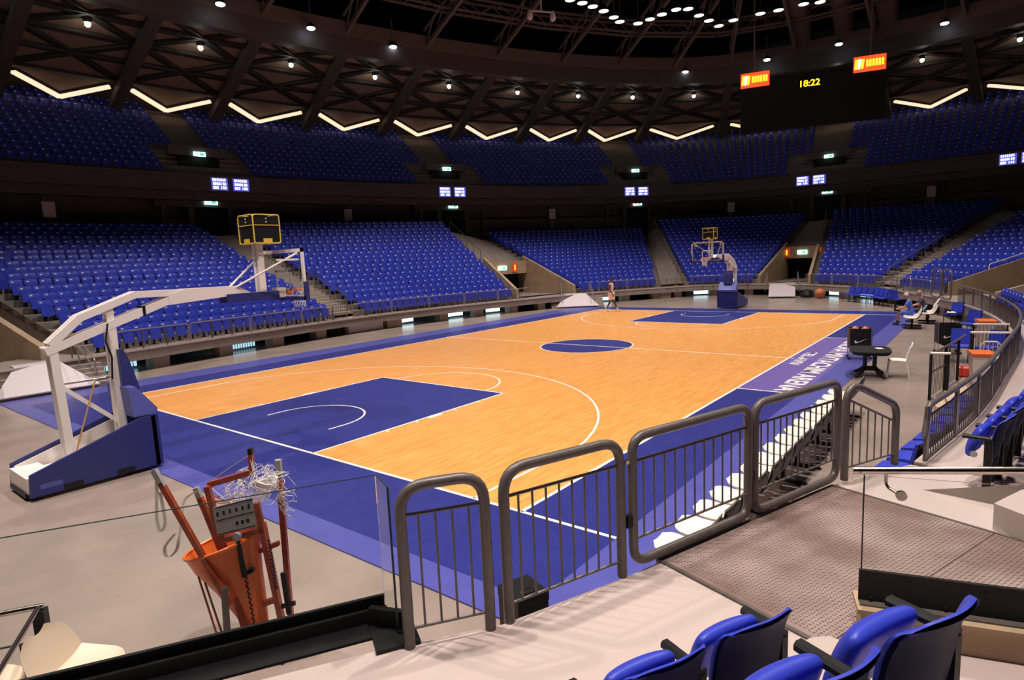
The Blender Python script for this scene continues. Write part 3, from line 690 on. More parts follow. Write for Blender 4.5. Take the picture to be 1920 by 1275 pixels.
# ------------------------------------------------------------------ the big grey gates along the corner platform
def gate(label, p, q, zlo, zhi, zhi2=None, rbot=False, bars=6, group=None, R=.042, r_c=.2):
    """p,q plan ends; zlo foot height, zhi top; rbot = closed frame with rounded bottom corners"""
    p, q = Vector((*p, 0)), Vector((*q, 0)); d = (q-p); L = d.length; rz = math.atan2(d.y, d.x); zhi2 = zhi2 or zhi
    t = thing('steel_gate' if rbot else 'guard_rail', label, 'gate' if rbot else 'railing', (p.x, p.y, 0), rz, group)
    if rbot:
        pts = fillet([(L/2, 0, zlo), (0, 0, zlo), (0, 0, zhi), (L, 0, zhi2), (L, 0, zlo), (L/2, 0, zlo)], r_c, 6)[:-1]
        MB().tube(pts, R, 12, closed=True).build('frame', M_RAIL, t, True)
        zb = zlo+.22
    else:
        pts = fillet([(0, 0, zlo), (0, 0, zhi), (L, 0, zhi2), (L, 0, zlo)], r_c, 6)
        MB().tube(pts, R, 12).build('frame', M_RAIL, t, True); zb = zlo+.14
    zt0, zt1 = zhi-.21, zhi2-.21
    MB().tube([(0, 0, zt0), (L, 0, zt1)], .014, 8).build('upper_crossbar', M_RAIL, t, True)
    MB().tube([(0, 0, zb), (L, 0, zb)], .012, 8).build('lower_crossbar', M_RAIL, t, True)
    for k in range(bars):
        u = (k+1)/(bars+1); MB().tube([(L*u, 0, zb), (L*u, 0, zt0+(zt1-zt0)*u)], .0095, 6).build('bar', M_RAIL, t, True)
    return t
def onl(a, b, t): return (a[0]+(b[0]-a[0])*t, a[1]+(b[1]-a[1])*t)
gA, gB = (-1.93, -2.75), (1.24, -3.78)
gate('short grey railing panel between the glass balustrade and the next panel', (-3.76, -1.91), (-3.26, -2.25), Z0, 2.0, bars=4)
gate('grey railing panel above the black case', (-3.11, -2.31), (-2.05, -2.70), Z0, 2.0, bars=8)
g3 = gate('hinged grey gate with rounded corners beside the checker plate', onl(gA, gB, .0), onl(gA, gB, .475), .88, 2.0, rbot=True, bars=11, r_c=.16)
g4 = gate('hinged grey gate leaf latched to the post at the white bench', onl(gA, gB, .505), onl(gA, gB, .965), .88, 2.0, rbot=True, bars=13, r_c=.16)
for g in (g3, g4):
    MB().box((-.055, 0, 1.28), (.06, .06, .10)).build('hinge', M_BLACK, g); MB().box((-.055, 0, 1.80), (.06, .03, .03)).build('latch', M_STEEL, g)
gate('low grey railing panel with a slanting top beside the curved rail', (1.30, -3.80), (2.17, -4.20), Z0, 1.98, 1.55, bars=6)

# ------------------------------------------------------------------ rails round the stands
def guard_rail(l0, l1, label, group, h=.75, step=2.6, bars=True, mt=M_RAILL):
    n = max(1, round((l1-l0)/step))
    for k in range(n):
        a, b = l0+(l1-l0)*k/n+.04, l0+(l1-l0)*(k+1)/n-.04
        pa, pb = RIM.off(a, .05), RIM.off(b, .05); d = pb-pa; L = float(np.linalg.norm(d)); rz = math.atan2(d[1], d[0])
        t = thing('guard_rail', label, 'railing', (pa[0], pa[1], Z0), rz, group)
        MB().tube(fillet([(0, 0, -.3), (0, 0, h), (L, 0, h), (L, 0, -.3)], .12, 4), .024, 8).build('frame', mt, t, True)
        for u in (1/3, 2/3): MB().box((L*u, 0, h/2-.15), (.04, .03, h+.3)).build('post', M_RAIL, t)
        MB().tube([(0, 0, .08), (L, 0, .08)], .012, 6).build('lower_crossbar', M_RAIL, t)
        m = MB(); nb = int(L/.12)
        for j in range(1, nb): m.box((L*j/nb, 0, h/2), (.012, .012, h-.12))
        o = m.build('bars', M_RAIL, t)
near = RIM.near
guard_rail(near((1.6, 19.5)), near((12.9, 21)), 'light steel railing before the seats beside the large ramp', 'railings beside the large ramp')
guard_rail(near((13.2, 21)), near((26.2, 19.2)), 'light steel railing before the seats past the first aisle', 'railings past the first aisle')
guard_rail(near((32.2, 17.5)), near((38.6, 13.6)), 'light steel railing behind the walking player', 'railings behind the player')
guard_rail(near((38.9, 13.3)), near((40.4, 8.9)), 'light steel railing behind the distant hoop', 'railings behind the distant hoop')
guard_rail(near((39.4, 5.4)), near((34.6, .2)), 'light steel railing above the row of blue bench chairs', 'railings above the bench chairs')
guard_rail(near((34.2, -.2)), near((29.3, -2.5)), 'grey railing between the bench chairs and the corner landing', 'railings before the corner landing')
# the long curved rail near the camera: heavier, with flat posts
def curved_rail():
    l0, l1 = near((26.0, -3.7)), RIM.len-.03
    t = thing('curved_guard_rail', 'long curved grey railing with flat posts along the near walkway', 'railing', (0, 0, 0))
    pts = [V3(RIM.off(l1, .06), Z0+.35)]+[V3(RIM.off(l1-.15-(l1-.15-l0)*k/70, .06), Z0+.72) for k in range(71)]
    MB().tube(fillet(pts[:3], .12, 4)[:-1]+pts[2:], .036, 10).build('handrail', M_RAIL, t, True)
    MB().tube([p-Vector((0, 0, .14)) for p in pts[1:]], .016, 8).build('upper_crossbar', M_RAIL, t, True)
    MB().tube([p-Vector((0, 0, .66)) for p in pts[1:]], .014, 8).build('lower_crossbar', M_RAIL, t, True)
    L = l1-l0; n = int(L/1.35)
    for k in range(n+1):
        l = l1-.1-k*1.35; p = RIM.off(l, .06); nn = RIM.nrm(l)
        MB().box((0, 0, .22), (.11, .035, 1.0)).build('post', M_RAIL, t, loc=(p[0], p[1], Z0), rz=math.atan2(nn[1], nn[0])+PI/2)
    nb = int(L/.105)
    far = MB()
    for k in range(nb):
        l = l1-.1-k*.105; p = RIM.off(l, .06)
        if k < 110: MB().box((0, 0, .325), (.016, .016, .5)).build('bar', M_RAIL, t, loc=(p[0], p[1], Z0))
        else: far.box((p[0], p[1], Z0+.325), (.016, .016, .5))
    far.build('far_bars', M_RAIL, t)
curved_rail()
# tall gated corner landing far along the near side
for k, (a, b) in enumerate((((29.0, -2.62), (27.9, -3.05)), ((27.8, -3.1), (26.7, -3.5)))):
    gate(['tall grey gate leaf on the far corner landing, hinge side', 'tall grey gate leaf on the far corner landing, latch side'][k], a, b, Z0+.05, 2.15, bars=7, R=.03, rbot=True, r_c=.3)
# sloping stair handrails on aisles
def aisle_rail(s, u, r0, r1, side, label, mt=M_RAILL, h=.85):
    t = thing('aisle_handrail', label, 'handrail', (0, 0, 0)); P = [V3(s.pt(u, r/(s.n-1)), s.z(r)+h) for r in range(r0, r1+1)]
    pts = [P[0]-Vector((0, 0, h))]+P+[P[-1]-Vector((0, 0, h))]
    MB().tube(fillet(pts, .15, 3), .024, 8).build('handrail', mt, t, True)
    for r in range(r0+2, r1, 2): p = P[r-r0]; MB().tube([p-Vector((0, 0, h)), p], .018, 6).build('post', mt, t)
    return t
aisle_rail(SK['c'], -.01, 1, 8, 1, 'sloping handrail on the lower flight of the first aisle', M_RAIL)
aisle_rail(SK['e'], -.01, 1, 16, 1, 'sloping dark handrail beside the block behind the distant hoop', M_RAIL)
aisle_rail(SK['f'], 1.01, 1, 8, 1, 'sloping handrail at the edge of the block above the bench chairs')
aisle_rail(SK['c'], 1.01, 9, 18, 1, 'sloping dark handrail on the aisle over the small ramp entrance', M_RAIL)
aisle_rail(SK['f'], -.01, 9, 18, 1, 'sloping dark handrail over the entrance with red signs', M_RAIL)

aisle_rail(SK['g'], .99, 2, 9, 1, 'pale sloping handrail at the edge of the block above the gated landing', M_PALE)
aisle_rail(SK['h'], .015, 2, 9, 1, 'pale sloping handrail on the far end of the curved rail block', M_PALE)
# ------------------------------------------------------------------ glass balustrades
def pane(name, parent, a, b, z0, z1, th=.012):
    a, b = Vector((*a, 0)), Vector((*b, 0)); d = b-a; L = d.length; n = Vector((-d.y, d.x, 0)).normalized()
    mid = (a+b)/2; rz = math.atan2(d.y, d.x)
    o = MB().box((0, 0, (z0+z1)/2), (L, th, z1-z0)).build(name, M_GLASS, parent, loc=(mid.x, mid.y, 0), rz=rz)
    e = MB().box((0, 0, z1+.002), (L, th, .004)).build('polished_edge', M_GLASSE, parent, loc=(mid.x, mid.y, 0), rz=rz); return o
gl = thing('glass_balustrade', 'clear glass balustrade in a black channel before the orange net machine', 'balustrade')
P0, P1, P2 = (-7.2, .62), (-3.60, -1.46), (-3.72, -1.74)
pane('glass_pane', gl, P0, P1, .84, 1.95); pane('return_pane', gl, P1, P2, .84, 1.95)
MB().box((P2[0], P2[1], 1.4), (.016, .016, 1.1), rz=.9).build('vertical_edge', M_GLASSE, gl)
gd = (Vector(P1)-Vector(P0)).normalized(); gn = Vector((-gd.y, gd.x))
def chan(off, z0, z1, wd, name):
    a, b = Vector(P0)+gn*off, Vector(P1)+gn*off; MB().beam((a.x, a.y, (z0+z1)/2), (b.x, b.y, (z0+z1)/2), wd, z1-z0).build(name, M_BLACK, gl)
chan(.05, Z0+.0, Z0+.16, .03, 'channel_lip'); chan(-.06, Z0, Z0+.12, .03, 'channel_lip'); chan(-.16, Z0, Z0+.02, .22, 'base_plate'); chan(0, Z0, Z0+.04, .12, 'channel_floor')
b_ = Vector(P2); MB().box((b_.x-.02, b_.y+.02, Z0+.015), (.32, .34, .03), rz=math.atan2(gd.y, gd.x)).build('corner_plate', M_BLACK, gl)
MB().box((b_.x+.02, b_.y+.10, Z0+.09), (.05, .34, .16), rz=.39).build('corner_channel', M_BLACK, gl)
# right-hand low wall, black skirting, glass and stainless handrail
wd = Vector((.30, -.954)); W0 = Vector((-1.93, -4.47))
wdir = (Vector((-1.40, -6.2))-W0).normalized(); wn = Vector((-wdir.y, wdir.x))
def wbox(name, parent, mt, o0, o1, l0, l1, z0, z1):
    q = [W0+wdir*l+wn*o for l, o in ((l0, o0), (l1, o0), (l1, o1), (l0, o1))]
    return MB().prism([tuple(p) for p in q], 'z', z0, z1).build(name, mt, parent)
tw = struct('wall_low_tan', MB(), M_TAN)
for k in range(6): wbox('tan_board', tw, M_TAN, 0, .2, k*.5+.004, k*.5+.496, Z0, 1.02)
wbox('coping', tw, M_TAN, -.02, .24, -.02, 3.1, 1.02, 1.05)
struct('floor_white_landing', MB().prism([tuple(p) for p in (W0+wdir*3-wn*2.2, W0+wdir*3, W0, A0+ra*1.25-na*.1, A0+ra*.9-na*1.1)][::-1], 'z', Z0, Z0+.03), M_PLAT)
gr = thing('glass_balustrade', 'glass panel on black skirting with a stainless handrail over the checker plate', 'balustrade')
wbox('black_skirting', gr, M_BLACKM, .10, .13, 0, 3.0, 1.05, 1.28)
for k in range(8): wbox('bolt', gr, M_BLACK, .085, .10, .06+k*.22, .08+k*.22, 1.08+.13*(k % 2), 1.10+.13*(k % 2))
wbox('foot_angle', gr, M_RAIL, .04, .12, 0, 3.0, 1.05, 1.062)
wbox('glass_pane', gr, M_GLASS, .13, .142, .02, 3.0, 1.1, 1.96)
wbox('vertical_edge', gr, M_GLASSE, .129, .143, .012, .02, 1.1, 1.96)
ha, hb = W0+wdir*(-.04)+wn*.22, W0+wdir*3+wn*.22
MB().tube([(ha.x, ha.y, 1.955), (hb.x, hb.y, 2.22)], .026, 14).build('handrail', M_STEEL, gr, True)
for l in (.16, 1.6):
    c = W0+wdir*l+wn*.22; e = W0+wdir*(l+.08)+wn*.145; zz = 1.955+l*.085
    o = MB().tube(fillet([(c.x, c.y, zz), (c.x, c.y, zz-.11), (e.x, e.y, zz-.14)], .05, 4), .010, 8).build('bracket', M_STEEL, gr, True)
    o = MB().lathe([(.0001, -.012), (.034, -.012), (.034, .012), (.0001, .012)], n=16).build('flange', M_STEEL, gr, True); o.location = (e.x, e.y, zz-.14); o.rotation_euler = (PI/2, 0, math.atan2(wdir.y, wdir.x))
tb = struct('wall_white_block', MB().prism([(.62, -5.17), (1.15, -5.38), (1.5, -6.4), (.2, -6.2), (.35, -5.5)], 'z', Z0, 1.06), M_PLAT)

# ------------------------------------------------------------------ ramps and stairs at the stand entrances
def ramp(label, q, wtop, wbot, run, stairs=True, steps=5, dirn=None):
    l = near(q); c = RIM.off(l, .0); n = RIM.nrm(l) if dirn is None else np.array(dirn); rz = math.atan2(n[1], n[0])-PI/2
    t = thing('white_ramp', label, 'ramp', (c[0], c[1], 0), rz)
    A = [(-wtop/2, .6, Z0+.05), (wtop/2, .6, Z0+.05), (wtop/2, -.05, Z0+.045), (-wtop/2, -.05, Z0+.045), (-wbot/2, -run, .10), (wbot/2, -run, .10)]
    m = MB().add(A+[(x, y, z-.035) for x, y, z in A], [(0, 3, 2, 1), (3, 4, 5, 2), (6, 7, 8, 9), (9, 8, 11, 10), (4, 10, 11, 5), (2, 5, 11, 8), (3, 9, 10, 4), (1, 2, 8, 7), (0, 6, 9, 3), (0, 1, 7, 6)])
    m.build('ramp_board', M_PINKW, t)
    if stairs:
        for k in range(steps):
            z = Z0*(steps-k)/(steps+1)
            MB().b2((-wbot/2-.35+k*.0, -run*(k+1)/(steps+.5), -.02), (wbot/2+.35, -run*k/(steps+.5), z)).build('step', M_STEP, t)
    return t, c, n, rz
r1 = ramp('large white ramp board laid over the stairs beside the near hoop', (-.7, 18.9), 1.2, 2.7, 1.15, dirn=(.05, 1))
r2 = ramp('white ramp board laid over stairs beside the walking player', (29.9, 18.15), 1.4, 2.9, 1.4, dirn=(.80, .60))
r3 = ramp('straight white ramp below the entrance with red signs', (40.2, 7.1), 1.7, 1.7, 2.2, stairs=False, dirn=(.97, .24))
def stair_rail(rr, side, label, wd=1.9, group=None):
    t0, c, n, rz = rr; t = thing('stair_handrail', label, 'handrail', (c[0], c[1], 0), rz, group); x = side*wd/2
    for off in (0, .35):
        MB().tube(fillet([(x, .9, Z0), (x, .9, 1.65-off), (x, .1, 1.65-off), (x+side*.1, -1.3, .9-off), (x+side*.1, -1.3, .36)], .12, 4), .024, 8).build('tube', M_RAILL, t, True)
    MB().tube([(x, .1, Z0-.2), (x, .1, 1.65)], .022, 8).build('post', M_RAILL, t); return t
for rr, nm in ((r1, 'large white ramp'), (r2, 'ramp beside the player'), (r3, 'ramp below the red signs')):
    for sd in (-1, 1): stair_rail(rr, sd, 'bent steel stair handrail at the side of the %s' % nm, 2.0 if rr is not r1 else 2.3, 'handrails of the %s' % nm)

# ------------------------------------------------------------------ basketball hoops
def make_hoop(label, loc, rz):
    t = thing('basketball_hoop', label, 'basketball hoop', loc, rz)
    def bent(pts, h, y, name, w2=.036):
        P = [Vector((p[0], 0, p[1])) for p in pts]; up_, dn = [], []
        for i, p in enumerate(P):
            d = (P[min(i+1, len(P)-1)]-P[max(i-1, 0)]).normalized(); n = Vector((-d.z, 0, d.x)); up_.append(p+n*h/2); dn.append(p-n*h/2)
        MB().prism([(p.x, p.z) for p in dn+up_[::-1]], 'y', y-w2, y+w2).build(name, M_WHITE, t)
    b = MB(); b.b2((-3.9, -.52, .06), (-2.05, .52, .16)); b.b2((-3.95, -.5, .1), (-3.55, .5, .36)); b.b2((-3.5, -.42, .16), (-2.3, .42, .30))
    base = b.build('base_tray', M_WHITE, t)
    for y in (-.32, .1): MB().b2((-2.95, y, .30), (-2.55, y+.2, .42)).build('weight_box', M_WHITE, base)
    MB().b2((-3.98, -.45, .03), (-3.8, .45, .10)).build('rear_frame', M_BLACK, base)
    for x in (-3.6, -2.4):
        for y in (-.4, .4): MB().lathe([(.05, -.03), (.06, -.02), (.06, .03), (.05, .04)], (x, y, .04), 10).build('caster', M_BLACK, base)
    for s in (-1, 1):
        y = s*.56
        o = MB().prism([(-3.95, .05), (-1.98, .05), (-1.98, .98), (-2.22, .98), (-3.92, .42)], 'y', y-.03, y+.03).build('side_pad', M_PAD, t)
        for x in (-3.35, -2.55): MB().b2((x-.14, y-.036, .06), (x+.14, y+.036, .15)).build('fork_pocket', M_BLACK, o)
        MB().b2((-3.8, y-.033, .16), (-3.5, y+.033, .24)).build('logo_patch', M_LBLUE, o)
        MB().prism([(-3.9, .2), (-2.3, .35), (-2.3, .86), (-3.88, .38)], 'y', y-s*.06-.012, y-s*.06+.012).build('inner_board', M_WHITE, o)
    MB().b2((-2.05, -.59, .05), (-1.93, .59, 1.0)).build('front_pad', M_PAD, t)
    MB().prism([(-2.30, 1.0), (-1.90, 1.0), (-1.90, 1.10), (-2.22, 1.55), (-2.34, 1.55)], 'y', -.52, .52).build('wedge_pad', M_PADL, t)
    MB().prism([(-2.32, 1.45), (-2.04, 1.45), (-2.16, 2.0), (-2.24, 2.22), (-2.32, 2.22)], 'y', -.24, .24).build('column_pad', M_PAD, t)
    for y in (-.075, .075):
        MB().beam((-3.2, y, .30), (-3.25, y, 2.36), .11, .13).build('rear_post', M_WHITE, t); MB().beam((-2.36, y, .30), (-2.33, y, 2.70), .11, .13).build('front_post', M_WHITE, t)
        bent([(-3.36, 2.32), (-1.70, 2.89), (-1.25, 3.05)], .14, y, 'lower_arm', .06); bent([(-3.28, 2.42), (-2.80, 2.84), (-1.88, 3.18), (-.9, 3.16)], .125, y, 'upper_arm', .058)
        MB().beam((-2.33, y, 2.70), (-2.33, y, 3.0), .06, .12).build('link', M_WHITE, t)
        MB().b2((-1.80, y-.068, 2.77), (-1.75, y+.068, 2.96)).build('black_clamp', M_BLACK, t)
        MB().tube([(-.1, y, 3.12), (1.14, y*10, 3.86)], .022, 8).build('board_brace', M_WHITE, t)
    MB().prism([(-1.32, 2.94), (-.15, 3.02), (.35, 3.06), (.05, 3.22), (-1.0, 3.23), (-1.32, 3.14)], 'y', -.15, .15).build('main_arm', M_WHITE, t)
    MB().b2((-.2, -.17, 2.88), (.98, .17, 3.06)).build('arm_pad', M_PAD, t)
    MB().b2((.98, -.13, 2.90), (1.17, .13, 3.12)).build('board_mount', M_WHITE, t)
    for y in (-.08, .08): MB().b2((.60, y-.04, 3.05), (.72, y+.04, 4.10)).build('clock_pole', M_WHITE, t)
    for z in (3.72,): MB().b2((.66, -.75, z-.02), (1.17, -.71, z+.02)).build('clock_stay', M_WHITE, t)
    MB().tube([(-3.2, 0, 1.72), (-2.36, 0, 1.72)], .018, 8).build('tie_rod', M_STEEL, t)
    MB().beam((-3.2, 0, 1.70), (-2.35, 0, .85), .06, .07).build('diagonal_strut', M_WHITE, t)
    MB().tube([(-2.72, -.2, 1.75), (-3.22, -.3, .45)], .014, 6).build('wooden_pole', M_BROWNSTICK, t)
    MB().tube(fillet([(-2.42, -.2, 2.7), (-2.5, -.24, 2.4), (-2.42, -.2, 2.1), (-2.46, -.2, 1.7)], .1, 4), .016, 6).build('cable', M_BLACK, t)
    # backboard
    g = MB().b2((1.19, -.88, 2.92), (1.205, .88, 3.93)).build('backboard_glass', M_GLASS, t)
    f = MB()
    for lo, hi in (((1.16, -.9, 2.9), (1.2, -.82, 3.95)), ((1.16, .82, 2.9), (1.2, .9, 3.95)), ((1.16, -.9, 3.875), (1.2, .9, 3.95)), ((1.16, -.9, 2.9), (1.2, .9, 2.95))): f.b2(lo, hi)
    f.build('backboard_frame', M_WHITE, t)
    q = MB()
    for lo, hi in (((1.206, -.295, 3.05), (1.209, -.245, 3.5)), ((1.206, .245, 3.05), (1.209, .295, 3.5)), ((1.206, -.295, 3.45), (1.209, .295, 3.5)), ((1.206, -.295, 3.05), (1.209, .295, 3.1))): q.b2(lo, hi)
    q.build('target_square', M_LINE, g)
    pd = MB(); pd.b2((1.14, -.92, 2.84), (1.24, .92, 2.92)); pd.b2((1.14, -.93, 2.84), (1.24, -.87, 3.24)); pd.b2((1.14, .87, 2.84), (1.24, .93, 3.24)); pd.build('edge_padding', M_PAD, t)
    rim = MB().tube([(1.575+.23*math.cos(2*PI*k/28), .23*math.sin(2*PI*k/28), 3.05) for k in range(28)], .010, 8, closed=True).build('rim', M_ORANGE, t, True)
    MB().b2((1.21, -.11, 2.97), (1.34, .11, 3.06)).build('rim_bracket', M_ORANGE, rim)
    net = MB(); NS = 12
    def np_(k, j): r = (.225, .19, .15, .125, .12, .13)[j]; a = 2*PI*(k+.5*(j % 2))/NS; return Vector((1.575+r*math.cos(a), r*math.sin(a), 3.045-.08*j))
    for k in range(NS):
        for j in range(5):
            p = np_(k, j); n1 = np_(k, j+1); n2 = np_(k-1 if j % 2 == 0 else k+1, j+1)
            net.tube([p, n1], .0045, 4, cap=False); net.tube([p, n2], .0045, 4, cap=False)
    net.build('net', M_NET, rim)
    # four-sided shot clock
    c = MB().b2((.46, -.29, 4.12), (1.04, .29, 4.66)).build('shot_clock', M_BLACK, t); 
    for k in range(4):
        R = Matrix.Translation((.75, 0, 4.39)) @ Matrix.Rotation(k*PI/2, 4, 'Z')
        fr = fillet([(0, -.302, -.30), (-.30, -.302, -.30), (-.30, -.302, .30), (.30, -.302, .30), (.30, -.302, -.30), (0, -.302, -.30)], .06, 4)[:-1]
        MB().tube([R @ p for p in fr], .014, 6, closed=True).build('yellow_frame', M_YEL, c, True)
        MB().tube([R @ Vector((-.3, -.302, .08)), R @ Vector((.3, -.302, .08))], .010, 6).build('crossbar', M_YEL, c)
        MB().box(R @ Vector((0, -.305, -.245)), (.2, .02, .09), rz=k*PI/2).build('yellow_label', M_YEL, c)
        for z in (.15, .22): MB().sphere(R @ Vector((0, -.297, z)), .016, 8, 6).build('led_dot', M_PAPER, c)
    return t
make_hoop('tall white basketball hoop on a blue padded base beside the glass balustrade', (0, 7.5, 0), 0)
make_hoop('distant basketball hoop on a blue padded base before the straight ramp', (28, 7.5, 0), PI)

# ------------------------------------------------------------------ orange ball-return machine with tangled net
CX = Vector((.625, -.781, 0)); CY = Vector((.781, .625, 0)); 
def machine():
    t = thing('ball_return_machine', 'red steel ball return machine with orange funnel and tangled white net', 'training machine', (-3.83, .21, -.02), math.atan2(CX.y, CX.x)); t.scale = (.88, .9, .955)
    def bar(name, pts, y, wd=.05, mt=M_RED, d=.05):
        m = MB()
        for a, b in zip(pts, pts[1:]):
            m.beam((a[0], y if len(a) < 3 else a[2], a[1]), (b[0], y if len(b) < 3 else b[2], b[1]), wd, d, up=(0, 1, 0))
        return m.build(name, mt, t)
    u = bar('front_frame', [(-.28, 1.74), (-.03, .12)], -.10, .055); bar('front_frame', [(.20, 1.56), (.36, .12)], -.10, .055)
    bar('frame_top', [(-.29, 1.74), (.15, 1.84)], -.05, .05); bar('frame_cross', [(-.20, 1.20), (.25, 1.30)], -.10, .05); bar('frame_cross', [(-.13, .82), (.1, .90)], -.10, .04, M_BLACK)
    bar('rear_post', [(.37, 1.80), (.34, .12)], .12, .055); bar('post_cap', [(.372, 1.9), (.37, 1.70)], .12, .058, M_GREYP)
    bar('inner_ladder', [(.16, 1.28), (.27, .15)], .10, .045); bar('ladder_rung', [(.02, .98), (.32, 1.08)], .06, .04); bar('ladder_rung', [(.0, .45), (.24, .52)], .02, .05)
    a = bar('outer_arm', [(-.67, 1.84), (-.12, .62)], -.22, .05); bar('arm_tip', [(-.72, 1.96), (-.65, 1.80)], -.22, .05, M_GREYP)
    bar('second_arm', [(-.42, 1.60), (-.17, .75)], .0, .05); bar('arm_tip', [(-.45, 1.70), (-.40, 1.52)], .0, .052, M_GREYP)
    bar('tip_post', [(.14, 1.82), (.15, 2.0)], .0, .04, M_RED); bar('tip_cap', [(.15, 2.0), (.15, 2.06)], .0, .042, M_BLACK)
    # funnel
    R = Matrix.Rotation(.0, 3, 'Y'); m = MB(); N = 28
    prof = [(0.0, 1.12, .40, .30, -.26), (1, .95, .34, .26, -.23), (2, .70, .25, .2, -.14), (3, .45, .17, .15, -.05), (4, .2, .10, .10, .02)]
    rings = []
    for sgn in (0, 1):
        for _, z, rx, ry, cx in prof:
            k_ = .975 if sgn else 1
            rings.append([(cx+rx*k_*math.cos(2*PI*j/N), .06+ry*k_*math.sin(2*PI*j/N), z+.11*math.cos(2*PI*j/N)*(1 if z > .9 else .5)) for j in range(N)])
    vs = [v for r in rings for v in r]; P = len(prof); fs = []
    for i in range(P-1):
        for j in range(N):
            fs.append((i*N+j, (i+1)*N+j, (i+1)*N+(j+1) % N, i*N+(j+1) % N)); k = (P+i)*N; fs.append((k+(j+1) % N, k+N+(j+1) % N, k+N+j, k+j))
    for j in range(N): fs.append((j, (j+1) % N, P*N+(j+1) % N, P*N+j))
    fu = m.add(vs, fs).build('funnel', M_ORANGE, t, True)
    MB().tube([rings[0][j] for j in range(N)], .016, 6, closed=True).build('funnel_rim', M_ORANGE, fu, True)
    MB().b2((-.12, -.2, .10), (.2, .12, .20)).build('base_box', M_RED, t)
    for x, y in ((-.12, -.2), (.36, -.2), (.36, .25), (-.12, .25)):
        o = MB().lathe([(.0001, -.02), (.06, -.02), (.06, .02), (.0001, .02)], n=12).build('wheel', M_BLACK, t); o.location = (x, y, .06); o.rotation_euler = (0, PI/2, 0)
    m = MB()
    for a, b in (((-.12, -.2), (.36, -.2)), ((-.12, .25), (.36, .25)), ((-.12, -.2), (-.12, .25)), ((.36, -.2), (.36, .25))): m.beam((*a, .12), (*b, .12), .05, .05)
    m.build('base_frame', M_RED, t)
    # sign plate with printed strips
    sp = MB().add([(-.215, -.132, 1.26), (.195, -.132, 1.34), (.175, -.132, 1.62), (-.235, -.132, 1.54), (-.215, -.122, 1.26), (.195, -.122, 1.34), (.175, -.122, 1.62), (-.235, -.122, 1.54)],
                  [(0, 1, 2, 3), (7, 6, 5, 4), (0, 4, 5, 1), (1, 5, 6, 2), (2, 6, 7, 3), (3, 7, 4, 0)]).build('instruction_sign', M_GREYP, t)
    for z in (.0, .135, .26): MB().beam((-.205, -.134, 1.275+z), (.18, -.134, 1.35+z), .003, .008).build('printed_line', M_BLACK, sp)
    for k in range(6): MB().box((-.19+k*.065, -.134, 1.475+k*.0125), (.022, .003, .04)).build('printed_figure', M_BLACK, sp)
    for k in range(3): MB().box((.0+k*.055, -.134, 1.38+k*.011), (.03, .003, .035)).build('printed_figure', M_BLACK, sp)
    MB().tube([(.0, -.16, 1.22), (.03, -.16, .86)], [.022, .028], 10).build('black_handle', M_BLACK, t, True)
    o = MB().lathe([(.0001, -.02), (.04, -.02), (.04, .02), (.0001, .02)], n=14).build('knob', M_GREYP, t); o.location = (0, -.16, 1.26); o.rotation_euler = (PI/2, 0, 0)
    for x0, x1, z0, z1, y in ((.03, .08, .86, .15, -.14), (.30, .33, 1.2, .7, -.13)):
        m = MB(); n = 26
        m.tube([(x0+(x1-x0)*k/n+(.012 if k % 2 else -.012), y, z0+(z1-z0)*k/n) for k in range(n+1)], .009, 5); m.build('drive_chain', M_BLACK, t)
    MB().tube([(.40, -.1, .85), (.43, -.12, .45)], .03, 8).build('cylinder', M_BLACK, t); MB().tube([(.36, -.12, .52), (.50, -.12, .55)], .025, 8).build('grip', M_BLACK, t)
    MB().tube([(-.15, -.24, .8), (-.17, -.24, .35)], .035, 8).build('cylinder', M_RAIL, t); MB().tube([(-.24, -.24, .28), (-.06, -.24, .32)], .03, 8).build('grip', M_BLACK, t)
    # white straps and net
    def ribbon(pts, wdt, name):
        pts = fillet(pts, .15, 5); m = MB(); vs = []
        for p in pts: vs += [p+Vector((-wdt/2, 0, 0)), p+Vector((wdt/2, .01, 0))]
        m.add(vs, [(2*i, 2*i+1, 2*i+3, 2*i+2) for i in range(len(pts)-1)]).build(name, M_NET, t, True)
    ribbon([(-.42, -.04, 1.68), (-.55, -.08, 1.62), (-.58, -.14, 1.35), (-.62, -.18, 1.15), (-.72, -.2, 1.08), (-.74, -.2, 1.2), (-.62, -.18, 1.32)], .03, 'strap')
    ribbon([(.14, -.02, 2.0), (-.05, -.06, 1.9), (-.26, -.1, 1.78)], .02, 'strap'); ribbon([(.15, -.02, 2.0), (.18, -.04, 1.85)], .025, 'strap')
    ribbon([(-.70, -.24, 1.86), (-.74, -.25, 1.5), (-.72, -.25, 1.35), (-.66, -.24, 1.45), (-.68, -.24, 1.75)], .03, 'strap')
    for k in range(3): MB().tube([(.27+.11*math.cos(a), .02+.09*math.sin(a), 1.69+.02*k+.02*math.sin(2*a)) for a in [2*PI*j/16 for j in range(16)]], .010, 5, closed=True).build('rope_loop', M_NET, t, True)
    rnd = random.Random(3); m = MB()
    for i in range(130):
        c = Vector((rnd.uniform(-.18, .38), rnd.uniform(-.06, .16), 1.62+rnd.uniform(-.04, .2)))
        if c.x < .0: c.z -= .12
        r = rnd.uniform(.04, .12); ax = Vector((rnd.gauss(0, 1), rnd.gauss(0, 1), rnd.gauss(0, 1))).normalized(); e1 = ax.orthogonal().normalized(); e2 = ax.cross(e1); a0 = rnd.uniform(0, 6); sp_ = rnd.uniform(2, 5)
        m.tube([c+e1*r*math.cos(a0+sp_*k/7)+e2*r*.7*math.sin(a0+sp_*k/7) for k in range(8)], .0028, 4, cap=False)
